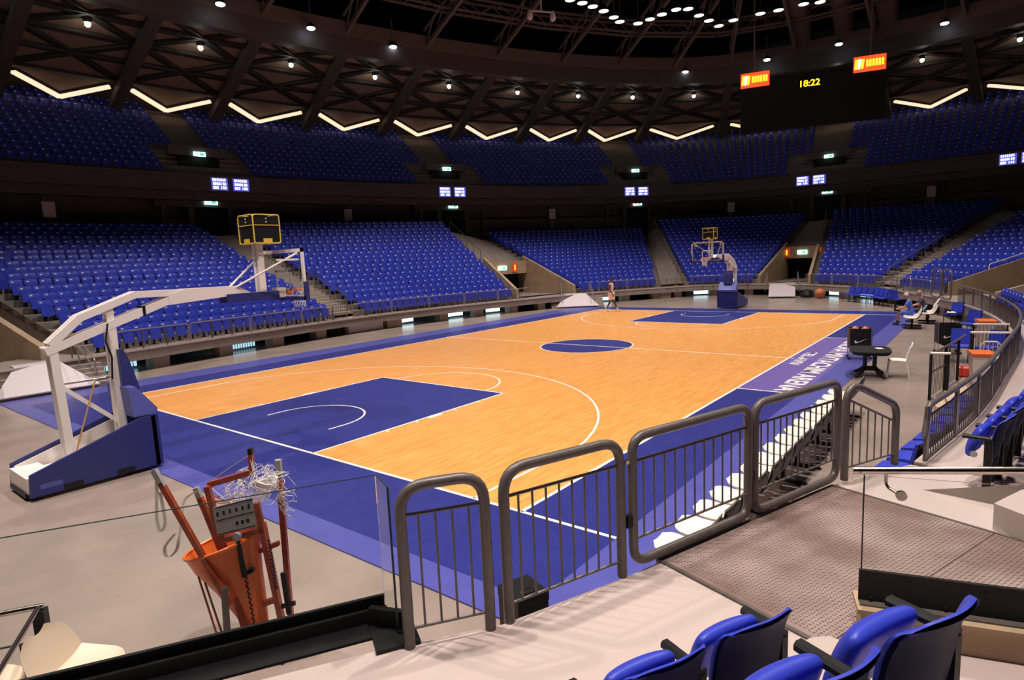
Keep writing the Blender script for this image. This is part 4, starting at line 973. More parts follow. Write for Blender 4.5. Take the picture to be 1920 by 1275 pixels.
    for i in range(16):
        c = Vector((.44+rnd.uniform(-.03, .04), .05, 1.5+rnd.uniform(-.16, .2))); r = rnd.uniform(.05, .13)
        m.tube([c+Vector((r*math.cos(a), .05*math.sin(a*2), r*math.sin(a))) for a in [rnd.uniform(0, 2)+.5*k for k in range(9)]], .0024, 4, cap=False)
    def dr(u, v): return Vector((-.30+.55*u, .02+.14*v, 1.68-.25*math.sin(PI*u)*.7-.12*v+.2*max(0, u-.75)))
    for i in range(15):
        m.tube([dr(i/14, k/10) for k in range(11)], .0035, 4, cap=False)
    for j in range(11): m.tube([dr(k/14, j/10) for k in range(15)], .0035, 4, cap=False)
    m.build('tangled_net', M_NET, t)['kind'] = 'stuff'
    m = MB()
    for i in range(22):
        c = Vector((rnd.uniform(-.4, .1), rnd.uniform(0, .12), 1.55+rnd.uniform(-.05, .06))); m.tube([c, c+Vector((rnd.uniform(-.08, .08), 0, rnd.uniform(-.03, .03)))], .007, 4)
    m.build('orange_cords', M_ORANGE, t)['kind'] = 'stuff'
    for dx in (0, .06): MB().tube([(-.42+dx, -.2, .9-dx), (-.25+dx, -.2, .05)], .010, 6).build('stay_rod', M_RED, t)
machine()

# ------------------------------------------------------------------ linked benches with cream seats
def bench(label, loc, rz, n, group=None, only_one=False):
    t = thing('beam_bench', label, 'bench', loc, rz, group); W = .54; L = W*n
    MB().b2((-.02, -.06, .28), (L+.02, .03, .35)).build('beam', M_BLACK, t)
    for x in ([L*.18, L*.82] if n > 1 else [L/2]):
        lg = MB(); lg.b2((x-.03, -.05, .05), (x+.03, .02, .30)); lg.build('leg', M_BLACK, t); MB().prism([(-.38, .0), (.34, .0), (.30, .05), (-.34, .05)], 'x', x-.03, x+.03).build('foot', M_BLACK, t)
    for k in range(n):
        x = W*(k+.5)
        def shell(u, v):
            X = x+(u-.5)*.48*(1-.10*max(0, abs(v-.0)-.8))*(1-.55*max(0, (.16-v)/.16)**2.5)
            if v < .55: q = v/.55; y = .28-.46*q; z = .43+.03*(1-q)**3-.02*math.sin(PI*q)
            else: q = (v-.55)/.45; y = -.18-.16*q-.03*math.sin(PI*q); z = .43+.36*q
            return Vector((X, y, z+.015*((u-.5)*2)**2))
        s = MB().slabgrid(shell, 6, 14, (0, .004, .022)).build('seat_shell', M_CREAM, t, True)
        MB().slabgrid(lambda u, v: shell(.03+u*.94, .30+v*.68)+Vector((0, -.006, -.006)), 5, 8, (0, -.02, -.012)).build('shell_back', M_BLACK, s, True)
    return t
xs = -0.85
for k, lab in enumerate(('four-seat cream bench with black underside behind the hinged gates, at the platform edge', 'four-seat cream bench second along from the hinged gates',
                         'four-seat cream bench third along from the hinged gates', 'four-seat cream bench next to the black table')):
    bench(lab, (xs+k*2.18, -2.62-.02*k, -.02), 0, 4, 'cream linked benches along the sideline')
bench('cream bench with towels beside the seated men', (22.6, -2.45, -.02), .10, 3, 'cream benches at the far end of the sideline')
bench('cream bench behind the seated men', (24.5, -2.85, -.02), .12, 3, 'cream benches at the far end of the sideline')
# a lone cream seat and steel rail behind the glass
def cream_chair(label, loc, rz):
    t = thing('plastic_chair', label, 'chair', loc, rz)
    def shell(u, v):
        wv = .48*max(.12, 1-abs(2*v-1)**5)**.5*(1-.30*max(0, v-.6))
        if v < .5: q = v/.5; y = .24-.44*q; z = .44-.02*math.sin(PI*q)-.04*(1-q)**4
        else: q = (v-.5)/.5; y = -.20-.13*q; z = .44+.27*q
        return Vector(((u-.5)*wv, y, z+.04*((u-.5)*2)**2))
    MB().slabgrid(shell, 10, 20, (0, .0, .02)).build('seat_shell', M_PEACH, t, True)
    for sx in (-1, 1):
        for sy in (-1, 1): MB().tube([(sx*.16, sy*.14-.02, .44), (sx*.2, sy*.2-.02, 0)], .013, 8).build('leg', M_BLACK, t)
cream_chair('cream plastic shell chair on the floor beyond the black glass channel', (-5.19, .06, .22), -2.5)
cream_chair('cream plastic chair half hidden at the steel rail', (-5.72, .42, .22), -2.5)
def left_rail():
    t = thing('steel_handrail', 'polished steel handrail with thin bars beside the cream plastic chair', 'handrail', (0, 0, 0))
    A, B, C_ = Vector((-5.26, .80, .94)), Vector((-6.2, 1.4, .94)), Vector((-5.90, -.40, .94))
    MB().tube([A+Vector((.03, -.02, 0)), B], .024, 10).build('handrail', M_STEEL, t, True); MB().tube([A, C_], .020, 10).build('handrail', M_STEEL, t, True)
    MB().tube([A-Vector((0, 0, .28)), B-Vector((0, 0, .28))], .012, 8).build('crossbar', M_RAIL, t, True)
    MB().prism([(-5.32, .76), (-5.25, .73), (-5.20, .80), (-5.27, .84)], 'z', -.02, .92).build('post', M_BLACK, t)
    for k in range(1, 7): p = A+(B-A)*k/7; MB().tube([(p.x, p.y, .1), (p.x, p.y, .66)], .008, 6).build('bar', M_RAIL, t)
left_rail()
struct('floor_step_landing', MB().prism([(-6.4, .1), (-5.2, -.56), (-4.95, .12), (-6.1, .75)], 'z', -.02, .22), M_SLAB)
t = thing('equipment_case', 'black equipment case with a metal handle below the grey railing', 'case', (-2.62, -2.06, -.02), -.35)
MB().b2((-.15, -.16, 0), (.15, .16, .70)).build('body', M_BLACK, t); MB().b2((-.155, -.165, .70), (.155, .165, .78)).build('lid', M_BLACK, t); MB().tube(fillet([(-.08, -.10, .77), (-.08, -.10, .83), (.05, -.10, .83), (.05, -.10, .77)], .03, 3), .010, 6).build('handle', M_STEEL, t)

# ------------------------------------------------------------------ sideline furniture
def px(a, b): return (a, b)
t = thing('plastic_table', 'black plastic table with a white paper on it beside the sideline', 'table', (12.15, -2.50, -.02), .2)
MB().prism([(math.copysign(abs(math.cos(a))**.45*.62, math.cos(a)), math.copysign(abs(math.sin(a))**.45*.48, math.sin(a))) for a in [2*PI*k/40 for k in range(40)]], 'z', .68, .72).build('tabletop', M_BLACK, t, True)
MB().prism([(math.copysign(abs(math.cos(a))**.45*.58, math.cos(a)), math.copysign(abs(math.sin(a))**.45*.44, math.sin(a))) for a in [2*PI*k/40 for k in range(40)]], 'z', .63, .68).build('apron', M_BLACK, t, True)
for sx in (-1, 1):
    for sy in (-1, 1):
        MB().tube([(sx*.14, sy*.12, .64), (sx*.12, sy*.11, .25), (sx*.24, sy*.2, .12), (sx*.42, sy*.34, .02)], [.045, .045, .05, .035], 8).build('leg', M_BLACK, t, True)
MB().b2((-.16, -.13, .16), (.16, .13, .24)).build('leg_brace', M_BLACK, t)
tag(MB().b2((-.11, -.08, 0), (.11, .08, .004)).build('paper_sheet', M_PAPER, None, loc=(12.35, -2.68, .702), rz=.5), 'white paper sheet lying on the black plastic table', 'paper')
def white_chair(label, loc, rz, group=None):
    t = thing('plastic_chair', label, 'chair', loc, rz, group); mt = M_PAPER
    MB().slabgrid(lambda u, v: Vector(((u-.5)*.44, -.2+.42*v, .43+.015*math.sin(PI*v))), 4, 5, (0, 0, .02)).build('seat', mt, t, True)
    for sx in (-1, 1):
        MB().tube([(sx*.19, .19, .44), (sx*.22, .24, 0)], [.025, .018], 8).build('leg', mt, t, True); MB().tube([(sx*.19, -.19, .44), (sx*.22, -.27, 0)], [.025, .018], 8).build('leg', mt, t, True)
    b = MB().tube(fillet([(-.2, -.19, .44), (-.21, -.27, .80), (-.12, -.31, .90), (.12, -.31, .90), (.21, -.27, .80), (.2, -.19, .44)], .08, 4), .02, 8).build('back_frame', mt, t, True)
    for x in (-.12, -.04, .04, .12): MB().tube([(x*.7, -.2, .44), (x*1.25, -.25, .66), (x, -.31, .89)], .012, 6).build('back_slat', mt, t, True)
    return t
white_chair('white plastic chair pushed up beside the black table', (12.3, -3.12, -.02), .12)
white_chair('white plastic garden chair with slatted back among the orange-lidded bins', (13.55, -5.0, -.02), -1.45)
def ball_cart(label, loc, rz):
    t = thing('ball_cart', label, 'ball cart', loc, rz)
    MB().slabgrid(lambda u, v: Vector((-.30+.6*u, -.22-.03*math.sin(PI*u), .35+.6*v-.10*(1-v)*math.sin(PI*u))), 8, 6, (0, .02, 0)).build('front_cover', M_BLACK, t, True)
    for s in (-1, 1): MB().b2((s*.30-.01, -.22, .35), (s*.30+.01, .22, .95)).build('side_cover', M_BLACK, t)
    MB().b2((-.30, .20, .35), (.30, .22, .95)).build('back_cover', M_BLACK, t); MB().b2((-.29, -.2, .34), (.29, .2, .36)).build('floor_panel', M_BLACK, t)
    for sx in (-1, 1):
        for sy in (-1, 1): MB().tube([(sx*.29, sy*.21, .06), (sx*.29, sy*.21, .97)], .014, 6).build('post', M_GREYP, t); MB().lathe([(.03, -.03), (.045, -.02), (.045, .02), (.03, .03)], (sx*.29, sy*.21, .05), 10).build('caster', M_BLACK, t)
    # curved white swoosh on the front
    c = [(-.15, .60), (-.165, .55), (-.14, .51), (-.09, .52), (.02, .57), (.17, .66)]; lo = [(-.10, .575), (-.12, .56), (-.11, .545), (-.08, .548), (.02, .585), (.17, .662)]
    vs = [(a, -.262, b) for a, b in c]+[(a, -.262, b) for a, b in lo]; MB().add(vs+[(x, y+.01, z) for x, y, z in vs], [(i, i+1, i+7, i+6) for i in range(5)]+[(i+12, i+18, i+19, i+13) for i in range(5)]).build('swoosh', M_PAPER, t)
    return t
def ball(label, loc, r=.122, mt=M_BALLO, group=None):
    t = thing('basketball', label, 'ball', (loc[0], loc[1], loc[2]+r), 0, group); MB().sphere((0, 0, 0), r, 20, 14).build('leather', mt, t, True)
    for k in range(3):
        R = Matrix.Rotation(k*PI/3, 3, 'X'); MB().tube([R @ Vector((r*1.003*math.cos(a), r*1.003*math.sin(a), 0)) for a in [2*PI*j/24 for j in range(24)]], .004, 4, closed=True).build('seam', M_BLACK, t)
    return t
ball_cart('black ball cart with a white swoosh standing on the blue sideline band', (14.7, -1.85, -.001), -1.30)
ball_cart('black ball cart with a white swoosh near the blue upholstered chair', (16.75, -3.95, -.02), -1.30)
for k, (dx, dy) in enumerate(((-.12, -.15), (-.12, .15), (.13, -.15), (.13, .15))): ball('orange basketball lying in the cart on the sideline band', (14.7+dx*.8, -1.85+dy*.9, .80), .095, M_BALLO, 'balls in the sideline cart')
ball('orange basketball on the floor under the stand behind the player', (39.0, 14.6, .43), .24)
ball('orange exercise ball beside the red-sign entrance ramp', (38.1, 4.15, -.02), .33, M_BALLO)
tag(MB().lathe([(.0001, 0), (.4, 0), (.45, .2), (.3, .5), (.0001, .55)], n=20).build('equipment_bag', M_BLACK, None, True, loc=(38.8, 5.1, -.02)), 'round dark equipment bag beside the orange exercise ball', 'bag')
def bin_(label, loc, h, lid=M_ORANGE, group=None):
    t = thing('storage_bin', label, 'bin', loc, .2, group)
    MB().add([(-.20, -.15, 0), (.20, -.15, 0), (.20, .15, 0), (-.20, .15, 0), (-.26, -.2, h), (.26, -.2, h), (.26, .2, h), (-.26, .2, h)], [(3, 2, 1, 0), (4, 5, 6, 7), (0, 1, 5, 4), (1, 2, 6, 5), (2, 3, 7, 6), (3, 0, 4, 7)]).build('body', M_BINW, t)
    MB().cbox((0, 0, h+.04), (.58, .46, .09), .02).build('lid', lid, t); return t
bin_('pale bin with a bright orange lid between the two steel crossbars', (17.3, -4.85, -.02), .95)
bin_('pale bin with a bright orange lid before the slatted white chair', (12.1, -4.85, -.02), .72)
tag(MB().cbox((0, 0, .13), (.26, .3, .26), .03).build('red_crate', mat('red_plastic', (.7, .05, .03), .4), None, loc=(13.0, -4.55, -.02)), 'small red plastic crate beside the orange-lidded bin', 'crate')
# floor chairs with blue upholstery
def blue_chair(label, loc, rz, group=None):
    t = thing('padded_chair', label, 'chair', loc, rz, group)
    MB().slabgrid(lambda u, v: Vector(((u-.5)*.48, -.22+.46*v, .42+.03*math.sin(PI*v))), 5, 6, (0, 0, .05)).build('seat', M_SEAT, t, True)
    MB().slabgrid(lambda u, v: Vector(((u-.5)*.46, -.24-.10*v+.03*((u-.5)*2)**2, .50+.42*v)), 5, 6, (0, .04, 0)).build('backrest', M_SEAT, t, True)
    MB().slabgrid(lambda u, v: Vector(((u-.5)*.48, -.26-.10*v+.03*((u-.5)*2)**2, .48+.45*v)), 5, 6, (0, .018, 0)).build('back_shell', M_BLACK, t, True)
    for sx in (-1, 1): MB().tube(fillet([(sx*.24, .22, 0), (sx*.24, .2, .42), (sx*.24, -.22, .42), (sx*.24, -.26, 0)], .05, 3), .014, 6).build('leg_frame', M_BLACK, t, True)
    return t
for k in range(9):
    l = near((3.0, -4.5))-k*.62; p = RIM.off(l, -.42); n = RIM.nrm(l)
    blue_chair('blue padded chair with a black back on the floor below the curved rail', (p[0], p[1], -.02), math.atan2(-n[1], -n[0])-PI/2, 'blue chairs below the curved rail')
blue_chair('blue padded chair with a towel at the far end of the row', (24.6, -3.7, -.02), 1.0); blue_chair('empty blue padded chair behind the orange-lidded bin', (21.2, -4.35, -.02), 1.0)
blue_chair('blue padded chair beside the black ball cart', (15.35, -4.3, -.02), 1.5); blue_chair('blue padded chair under the end of the steel crossbars', (15.25, -5.0, -.02), .9)
tag(MB().slabgrid(lambda u, v: Vector((-.2+.4*u, -.15+.3*v, .48+.05*math.sin(5*u)*math.sin(4*v))), 6, 6, (0, 0, .015)).build('towel', M_PAPER, None, True, loc=(24.55, -3.65, .02)), 'crumpled white towel on the far blue padded chair', 'towel')
for k in range(8):
    l = near((36.2, 1.6))+k*.60; p = RIM.off(l, -.75); n = RIM.nrm(l)
    blue_chair('blue padded chair in the row below the red-sign entrance stands', (p[0], p[1], -.02), math.atan2(-n[1], -n[0])-PI/2, 'row of blue chairs at the far end')
blue_chair('single blue padded chair turned away from the far row', (32.0, -.9, -.02), 2.4)
# steel crossbars / stair rails by the bins
t = thing('stair_railing', 'black stair railing with pale top bar and mesh infill by the bins', 'railing', (0, 0, 0))
for q in ((9.75, -4.02), (11.0, -4.22), (12.4, -4.40), (9.85, -4.32)): MB().b2((q[0]-.03, q[1]-.03, -.02), (q[0]+.03, q[1]+.03, 1.02)).build('post', M_BLACK, t)
MB().tube([(9.75, -4.0, 1.04), (9.85, -4.36, 1.04)], .03, 8).build('pale_top_bar', M_PALE, t, True); MB().tube([(9.75, -4.02, 1.02), (12.4, -4.40, 1.02), (13.4, -4.5, 1.02)], .025, 8).build('top_bar', M_RAIL, t, True)
MB().tube([(9.75, -4.02, .6), (11.0, -4.22, .6)], .016, 6).build('mid_bar', M_RAIL, t)
for k in range(18): x = 9.85+k*.13; yb = -4.035-k*.13*.144; MB().tube([(x, yb, .05), (x, yb, 1.0)], .007, 5).build('bar', M_RAIL, t)
for k, z in ((0, 1.0), (1, 1.0)):
    x = (16.0, 14.05)[k]; t = thing('steel_crossbar', ['pale steel crossbar on posts by the far bin', 'pale steel crossbar on posts above the slatted chair'][k], 'barrier', (0, 0, 0))
    MB().tube([(x, -4.58, z), (x+.2, -5.42, z)], .03, 8).build('bar', M_PALE, t, True)
    for yy in (-4.6, -5.38): MB().tube([(x-(yy+4.58)*.24, yy, -.02), (x-(yy+4.58)*.24, yy, z)], .022, 8).build('post', M_BLACK, t)
    for j in range(9): yy = -4.66-j*.085; MB().tube([(x-(yy+4.58)*.24, yy, .1), (x-(yy+4.58)*.24, yy, z)], .006, 4).build('wire', M_BLACK, t)
t = thing('wooden_step', 'pale wooden step unit beside the black stair railing', 'steps', (9.0, -4.45, -.02), .1)
for k in range(3): MB().b2((-.5, .1-k*.18, 0), (.5, .28-k*.18, .15+.15*k)).build('step', M_WOODT, t)

# ------------------------------------------------------------------ lights and things under the stands
def under_lamp(q, wd, label, mt=M_TUBE, o=2.4, z0=.10, z1=.36, group='lit panels under the stands'):
    l = near(q); c = RIM.off(l, o); n = RIM.nrm(l)
    t = thing('under_stand_lamp', label, 'lamp', (c[0], c[1], 0), math.atan2(n[1], n[0])-PI/2, group)
    MB().b2((-wd/2, -.03, z0), (wd/2, .03, z1)).build('diffuser', mt, t); MB().b2((-wd/2-.05, -.05, z1), (wd/2+.05, .05, z1+.05)).build('housing', M_BLACK, t)
    if mt is M_TUBEB:
        for k in range(int(wd/.13)): MB().b2((-wd/2+.06+k*.13, -.05, z0), (-wd/2+.085+k*.13, -.031, z1)).build('strip', M_GREENISH, t)
under_lamp((2.0, 19.5), 2.3, 'wide pale blue lit strip curtain under the stand by the near hoop', M_TUBEB, 1.25, .06, .40); under_lamp((7.3, 20.5), 1.9, 'pale blue lit strip curtain between two concrete piers', M_TUBEB, 1.25, .06, .40)
for q, lab in (((17.6, 21), 'bright lit panel under the stand past the aisle stairs'), ((21.2, 20.6), 'bright lit panel under the stand near the small ramp'), ((24.0, 19.9), 'small lit panel between piers near the small ramp'),
               ((33.4, 17), 'bright lit panel under the stand behind the player'), ((39.6, 12.5), 'bright lit panel beside the distant hoop base'), ((38.6, 4.3), 'bright lit panel beside the orange exercise ball'), ((36.8, 2.2), 'small lit panel below the blue bench chairs')):
    under_lamp(q, 1.1, lab, M_TUBE, 1.2)
for q, lab in (((16.1, 21), 'plain beige cabinet box under the stand past the aisle stairs'), ((37.3, 14.6), 'plain beige cabinet box under the stand behind the player')):
    l = near(q); c = RIM.off(l, .35); n = RIM.nrm(l); t = thing('cabinet_box', lab, 'cabinet', (c[0], c[1], -.02), math.atan2(n[1], n[0])-PI/2)
    MB().b2((-.5, -.15, 0), (.5, .2, .62)).build('body', M_PIER, t); MB().lathe([(.0001, 0), (.03, 0), (.03, .02), (.0001, .02)], (.0, -.17, .3), 8).build('knob', M_BLACK, t)

# ------------------------------------------------------------------ signs at the vomitories and concourse
def exit_sign(label, loc, rz, s=1, group=None):
    t = thing('exit_sign', label, 'sign', loc, rz, group)
    MB().b2((-.42*s, -.03, -.16*s), (.42*s, .03, .16*s)).build('light_box', M_EXIT, t); MB().b2((.02*s, -.036, -.10*s), (.30*s, -.03, .10*s)).build('green_pictogram', M_EXITG, t); MB().b2((-.32*s, -.036, -.03*s), (-.06*s, -.03, .03*s)).build('arrow', M_EXITG, t)
def red_sign(label, loc, rz):
    t = thing('red_sign', label, 'sign', loc, rz); MB().b2((-.26, -.02, -.34), (.26, .02, .34)).build('panel', M_REDS, t); MB().b2((-.05, -.028, -.2), (.05, -.02, .2)).build('figure', M_SCRY, t)
for vi, (offs, nm) in enumerate((((-.4, .9), 'small ramp'), ((.2, -1.2, 1.6), 'straight ramp'))):
    mid, ang, zz, L = VOM[vi]; d = Vector((math.cos(ang), math.sin(ang), 0)); n = Vector((math.sin(ang), -math.cos(ang), 0)); c = Vector((mid[0], mid[1], zz))+n*.17
    p = c+d*offs[0]; exit_sign('glowing exit sign over the entrance above the %s' % nm, p, ang)
    for k, o_ in enumerate(offs[1:]): red_sign(['red sign with a yellow figure beside the exit sign above the %s' % nm, 'red sign at the far jamb above the %s' % nm][k], c+d*o_, ang)
DOORS = ((14.7, 35.77), (33.13, 30.84), (48.47, 21.38), (54.76, 7.49)); UPPER = (31.3, 50.35, 68.75, 85.15)
for k, q in enumerate(DOORS):
    l = FASC.near(q); n = FASC.nrm(l); rz = math.atan2(n[1], n[0])-PI/2; c = FASC.off(l, 2.9)
    nm = ('above the first aisle stairs', 'above the small ramp entrance', 'above the block behind the player', 'above the red-sign entrance')[k]
    dr = MB().b2((-1.15, -.1, 5.0), (1.15, .1, 8.0)); o = struct('door_%d' % (k+1), dr, M_SHADE); o.location = (c[0], c[1], 0); o.rotation_euler = (0, 0, rz)  # doorway shade painted as a near-black slab
    for x0, x1, z0, z1 in ((-3.2, -2.9, 5, 8.2), (-1.5, -1.15, 5, 8.2), (1.15, 1.5, 5, 8.2), (2.9, 3.2, 5, 8.2)): MB().b2((x0, -.2, z0), (x1, .15, z1)).build('jamb', M_FASC, o)
    MB().b2((-3.6, -.25, 8.0), (3.6, .15, 8.75)).build('header', M_FASC, o)
    p = Vector((c[0], c[1], 8.35))-Vector((n[0], n[1], 0))*.33; exit_sign('glowing green and white exit sign on the concourse door %s' % nm, p, rz, 1.05)
    lu = UPPER[k]; cu = FASC.off(lu, 1.9); nu_ = FASC.nrm(lu); rz = math.atan2(nu_[1], nu_[0])-PI/2; exit_sign('glowing exit sign in the unlit upper tier %s' % nm, (cu[0]-nu_[0]*.2, cu[1]-nu_[1]*.2, 11.42), rz, .9)
    MB_ = MB().b2((-1.3, 0, 9.9), (1.3, .5, 11.3)); o2 = struct('wall_upper_opening_%d' % (k+1), MB_, M_SHADE); o2.location = (cu[0], cu[1], 0); o2.rotation_euler = (0, 0, rz)  # solid box coloured near-black for the shade of the opening
    MB().b2((-1.9, -.1, 11.3), (1.9, .6, 11.9)).build('header', M_FASC, o2)
def screen(label, l, group):
    c = FASC.off(l, -.03); n = FASC.nrm(l); t = thing('fascia_screen', label, 'screen', (c[0], c[1], ZF-.5), math.atan2(n[1], n[0])-PI/2, group)
    MB().b2((-.52, -.05, -.42), (.52, .02, .42)).build('panel', M_SCRB, t); rr = random.Random(5)
    for row, widths in enumerate(((.10, .09, .09, .09, .09, .09, .08), (.12, .1, .1, .1, .05, .1, .1), (.12, .1, .1, .0, .06, .1, .1))):
        x = -.44; z = .24-row*.25
        for wd_ in widths:
            if wd_: MB().b2((x, -.058, z-.085), (x+wd_*.86, -.05, z+.085)).build('glyph', M_SCRW, t)
            x += .125
SCR = []
for (u0, u1) in (((415, 344), (451, 346)), ((837, 358), (864, 358)), ((1182, 359), (1208, 358)), ((1503, 343), (1532, 341)), ((1886, 298), (1930, 294))):
    for u in (u0, u1):
        d = _f+_r2*((u[0]-960)/FPX)+_u2*((637.5-u[1])/FPX); k = (ZF-.5-CAM.z)/d.z; P = CAM+d*k
        # slide along the ray's plan direction to the fascia curve
        best = min(range(len(FASC.p)), key=lambda i: abs((FASC.p[i][0]-CAM.x)*d.y-(FASC.p[i][1]-CAM.y)*d.x)+(0 if (FASC.p[i][0]-CAM.x)*d.x+(FASC.p[i][1]-CAM.y)*d.y > 0 else 1e6)); SCR.append(FASC.L[best])
for i, l in enumerate(SCR):
    nm = ('above the first aisle', 'above the small ramp entrance', 'above the block behind the player', 'above the red-sign entrance', 'above the gated corner landing')[i//2]
    screen('small blue screen with white figures on the fascia %s' % nm, l, 'fascia screens %s' % nm)
# speaker boxes with white notices on the concourse columns
for k, q in enumerate(((5.27, 36.4), (23.82, 34.02), (41.11, 26.8), (53.06, 15.16), (54.94, -.11))):
    l = FASC.near(q); c = FASC.off(l, 1.6); n = FASC.nrm(l); rz = math.atan2(n[1], n[0])-PI/2
    nm = ('behind the block beside the large ramp', 'behind the block past the first aisle', 'behind the block behind the player', 'behind the distant hoop block', 'above the bench chairs block')[k]
    t = thing('notice_board', 'pale square notice hanging on the concourse column %s' % nm, 'notice', (c[0], c[1], 0), rz)
    MB().b2((-.32, -.02, 7.05), (.32, .02, 7.95)).build('sheet', M_PAPER, t); MB().b2((-.25, .05, 5.0), (.25, .45, 8.2)).build('column', M_FASC, t)
# video wall with red boards and a clock
VW = Vector((49.5, 5.5, 0))
t = thing('video_scoreboard', 'large dark scoreboard with two red panels and an orange clock under the roof', 'scoreboard', (0, 0, 0))
def at_px(u, v, dist):
    d = _f+_r2*((u-960)/FPX)+_u2*((637.5-v)/FPX); return CAM+d*dist
tl, tr = Vector((42.95, 11.0, 16.1)), Vector((45.5, 1.8, 16.1))
dd = (tr-tl).normalized(); nn_ = Vector((dd.y, -dd.x, 0)); nn_ = nn_ if nn_.dot(CAM-tl) > 0 else -nn_
rzz = math.atan2(dd.y, dd.x); midp = (tl+tr)/2; LL = (tr-tl).length
body = MB().b2((-LL/2, -.2, -3.9), (LL/2, .25, -.0)).build('screen_body', M_BLACKM, t, loc=midp, rz=rzz)
MB().b2((-LL/2, -.25, -.06), (LL/2, .3, .06)).build('top_rail', M_RIB, t, loc=midp, rz=rzz)
for sx in (-1, 1): MB().tube([(sx*LL*.4, 0, 0), (sx*LL*.4, 0, 6)], .05, 6).build('hanger', M_TRUSS, t, loc=midp, rz=rzz)
for sx in (-1, 1):
    x = sx*(LL/2-1.02); pn = MB().b2((x-1.0, -.26, -.62), (x+1.0, -.2, .42)).build('red_panel', M_SCRR, t, loc=midp, rz=rzz)
    for k in range(3):
        MB().prism([(x-.95+k*.2, -.42), (x-.80+k*.2, -.42), (x-.72+k*.2, .24), (x-.9+k*.2, .24)], 'y', -.275, -.26).build('stripe', (M_SCRY, M_SCRW, M_SCRY)[k], pn)
    for k in range(6): MB().b2((x-.22+k*.19, -.275, -.3), (x-.08+k*.19, -.26, .16)).build('glyph', M_SCRY, pn)
ck = MB().b2((-.75, -.24, -1.25), (.75, -.2, -.45)).build('clock_face', M_BLACK, t, loc=midp, rz=rzz)
text_mesh('18:22', .62, 'clock_digits', M_SCRY, ck, Matrix.Translation((-.66, -.25, -1.08)) @ Matrix.Rotation(PI/2, 4, 'X'), width=1.3)
# hanging camera bar in the roof
t = thing('hanging_camera_bar', 'white T-bar with two dome cameras hanging in the dark roof', 'camera bar', (28.7, 19.3, 19.5), -.6)
MB().tube([(0, 0, 0), (0, 0, 2)], .05, 8).build('stem', M_PAPER, t); MB().tube([(-.8, 0, 0), (.8, 0, 0)], .05, 8).build('bar', M_PAPER, t)
for s in (-.8, .8): MB().lathe([(.06, .1), (.16, -.1), (.2, -.4), (.12, -.55), (.0001, -.6)], (s, 0, 0), 12).build('dome_camera', M_PAPER, t, True)

# ------------------------------------------------------------------ people
def skin_mesh(joints, edges, mt, name, parent, sub=2, root=0):
    me = bpy.data.meshes.new('sk'); me.from_pydata([j[:3] for j in joints], edges, []); o = bpy.data.objects.new('sk', me); COL.objects.link(o)
    o.modifiers.new('s', 'SKIN'); sm = o.modifiers.new('u', 'SUBSURF'); sm.levels = sub; sm.render_levels = sub
    for i, v in enumerate(me.skin_vertices[0].data): r = joints[i][3]; v.radius = (r, joints[i][4] if len(joints[i]) > 4 else r); v.use_root = i == root
    bpy.context.view_layer.update()
    m2 = bpy.data.meshes.new_from_object(o.evaluated_get(bpy.context.evaluated_depsgraph_get())); bpy.data.objects.remove(o)
    m2.materials.clear(); m2.materials.append(mt); m2.polygons.foreach_set('use_smooth', [True]*len(m2.polygons)); m2.name = name
    return obj(name, m2, parent)
def hand(J, E, wrist, dirv, palm_n):
    """palm and five bent fingers grown from a wrist joint index"""
    w_ = Vector(J[wrist][:3]); d = Vector(dirv).normalized(); n = Vector(palm_n).normalized(); s = d.cross(n).normalized()
    J.append((*(w_+d*.05), .032, .018)); p = len(J)-1; E.append((wrist, p))
    J.append((*(w_+d*.085), .036, .016)); k = len(J)-1; E.append((p, k))
    for i, L in enumerate((.062, .075, .070, .055)):
        b = w_+d*.095+s*(.027-.018*i); J.append((*(b+d*L*.5), .0085)); J.append((*(b+d*L+n*.022), .0075)); E.extend([(k, len(J)-2), (len(J)-2, len(J)-1)])
    J.append((*(w_+d*.055+s*.048+n*.01), .010)); J.append((*(w_+d*.09+s*.06+n*.02), .0085)); E.extend([(p, len(J)-2), (len(J)-2, len(J)-1)])
def head_parts(t, c, fwd, hair, long_hair=False, skin=M_SKIN, tilt=0):
    """face features and hair added to a head centred on c"""
    f = Vector(fwd).normalized(); s = Vector((-f.y, f.x, 0)); c = Vector(c); up_ = Vector((0, 0, 1))
    for k in (-1, 1):
        MB().sphere(c+f*.088+s*.033*k+up_*.012, .011, 8, 6).build('eye', M_BLACK, t, True); MB().sphere(c+s*.079*k, .026, 8, 6, (.6, .6, 1)).build('ear', skin, t, True)
    MB().sphere(c+f*.104-up_*.018, .018, 8, 6, (1, 1, 1.4)).build('nose', skin, t, True); MB().sphere(c+f*.090-up_*.058, .016, 8, 6, (1, 1.3, .4)).build('mouth', mat('lips', (.35, .12, .09), .5), t, True)
    m = MB(); N, R = 16, 8; vs = []; rr = .099
    for i in range(R+1):
        for j in range(N):
            a = 2*PI*j/N; ph = i/R*(1.95 if math.cos(a) < .25 else 1.05); v = Vector((math.sin(ph)*math.cos(a)*rr*1.12, math.sin(ph)*math.sin(a)*rr*.93, math.cos(ph)*rr*1.22))
            vs.append(c+f*(v.x-.008)+s*v.y+up_*(v.z+.008))
    m.add(vs, [(i*N+j, i*N+(j+1) % N, (i+1)*N+(j+1) % N, (i+1)*N+j) for i in range(R) for j in range(N)]).build('hair', hair, t, True)
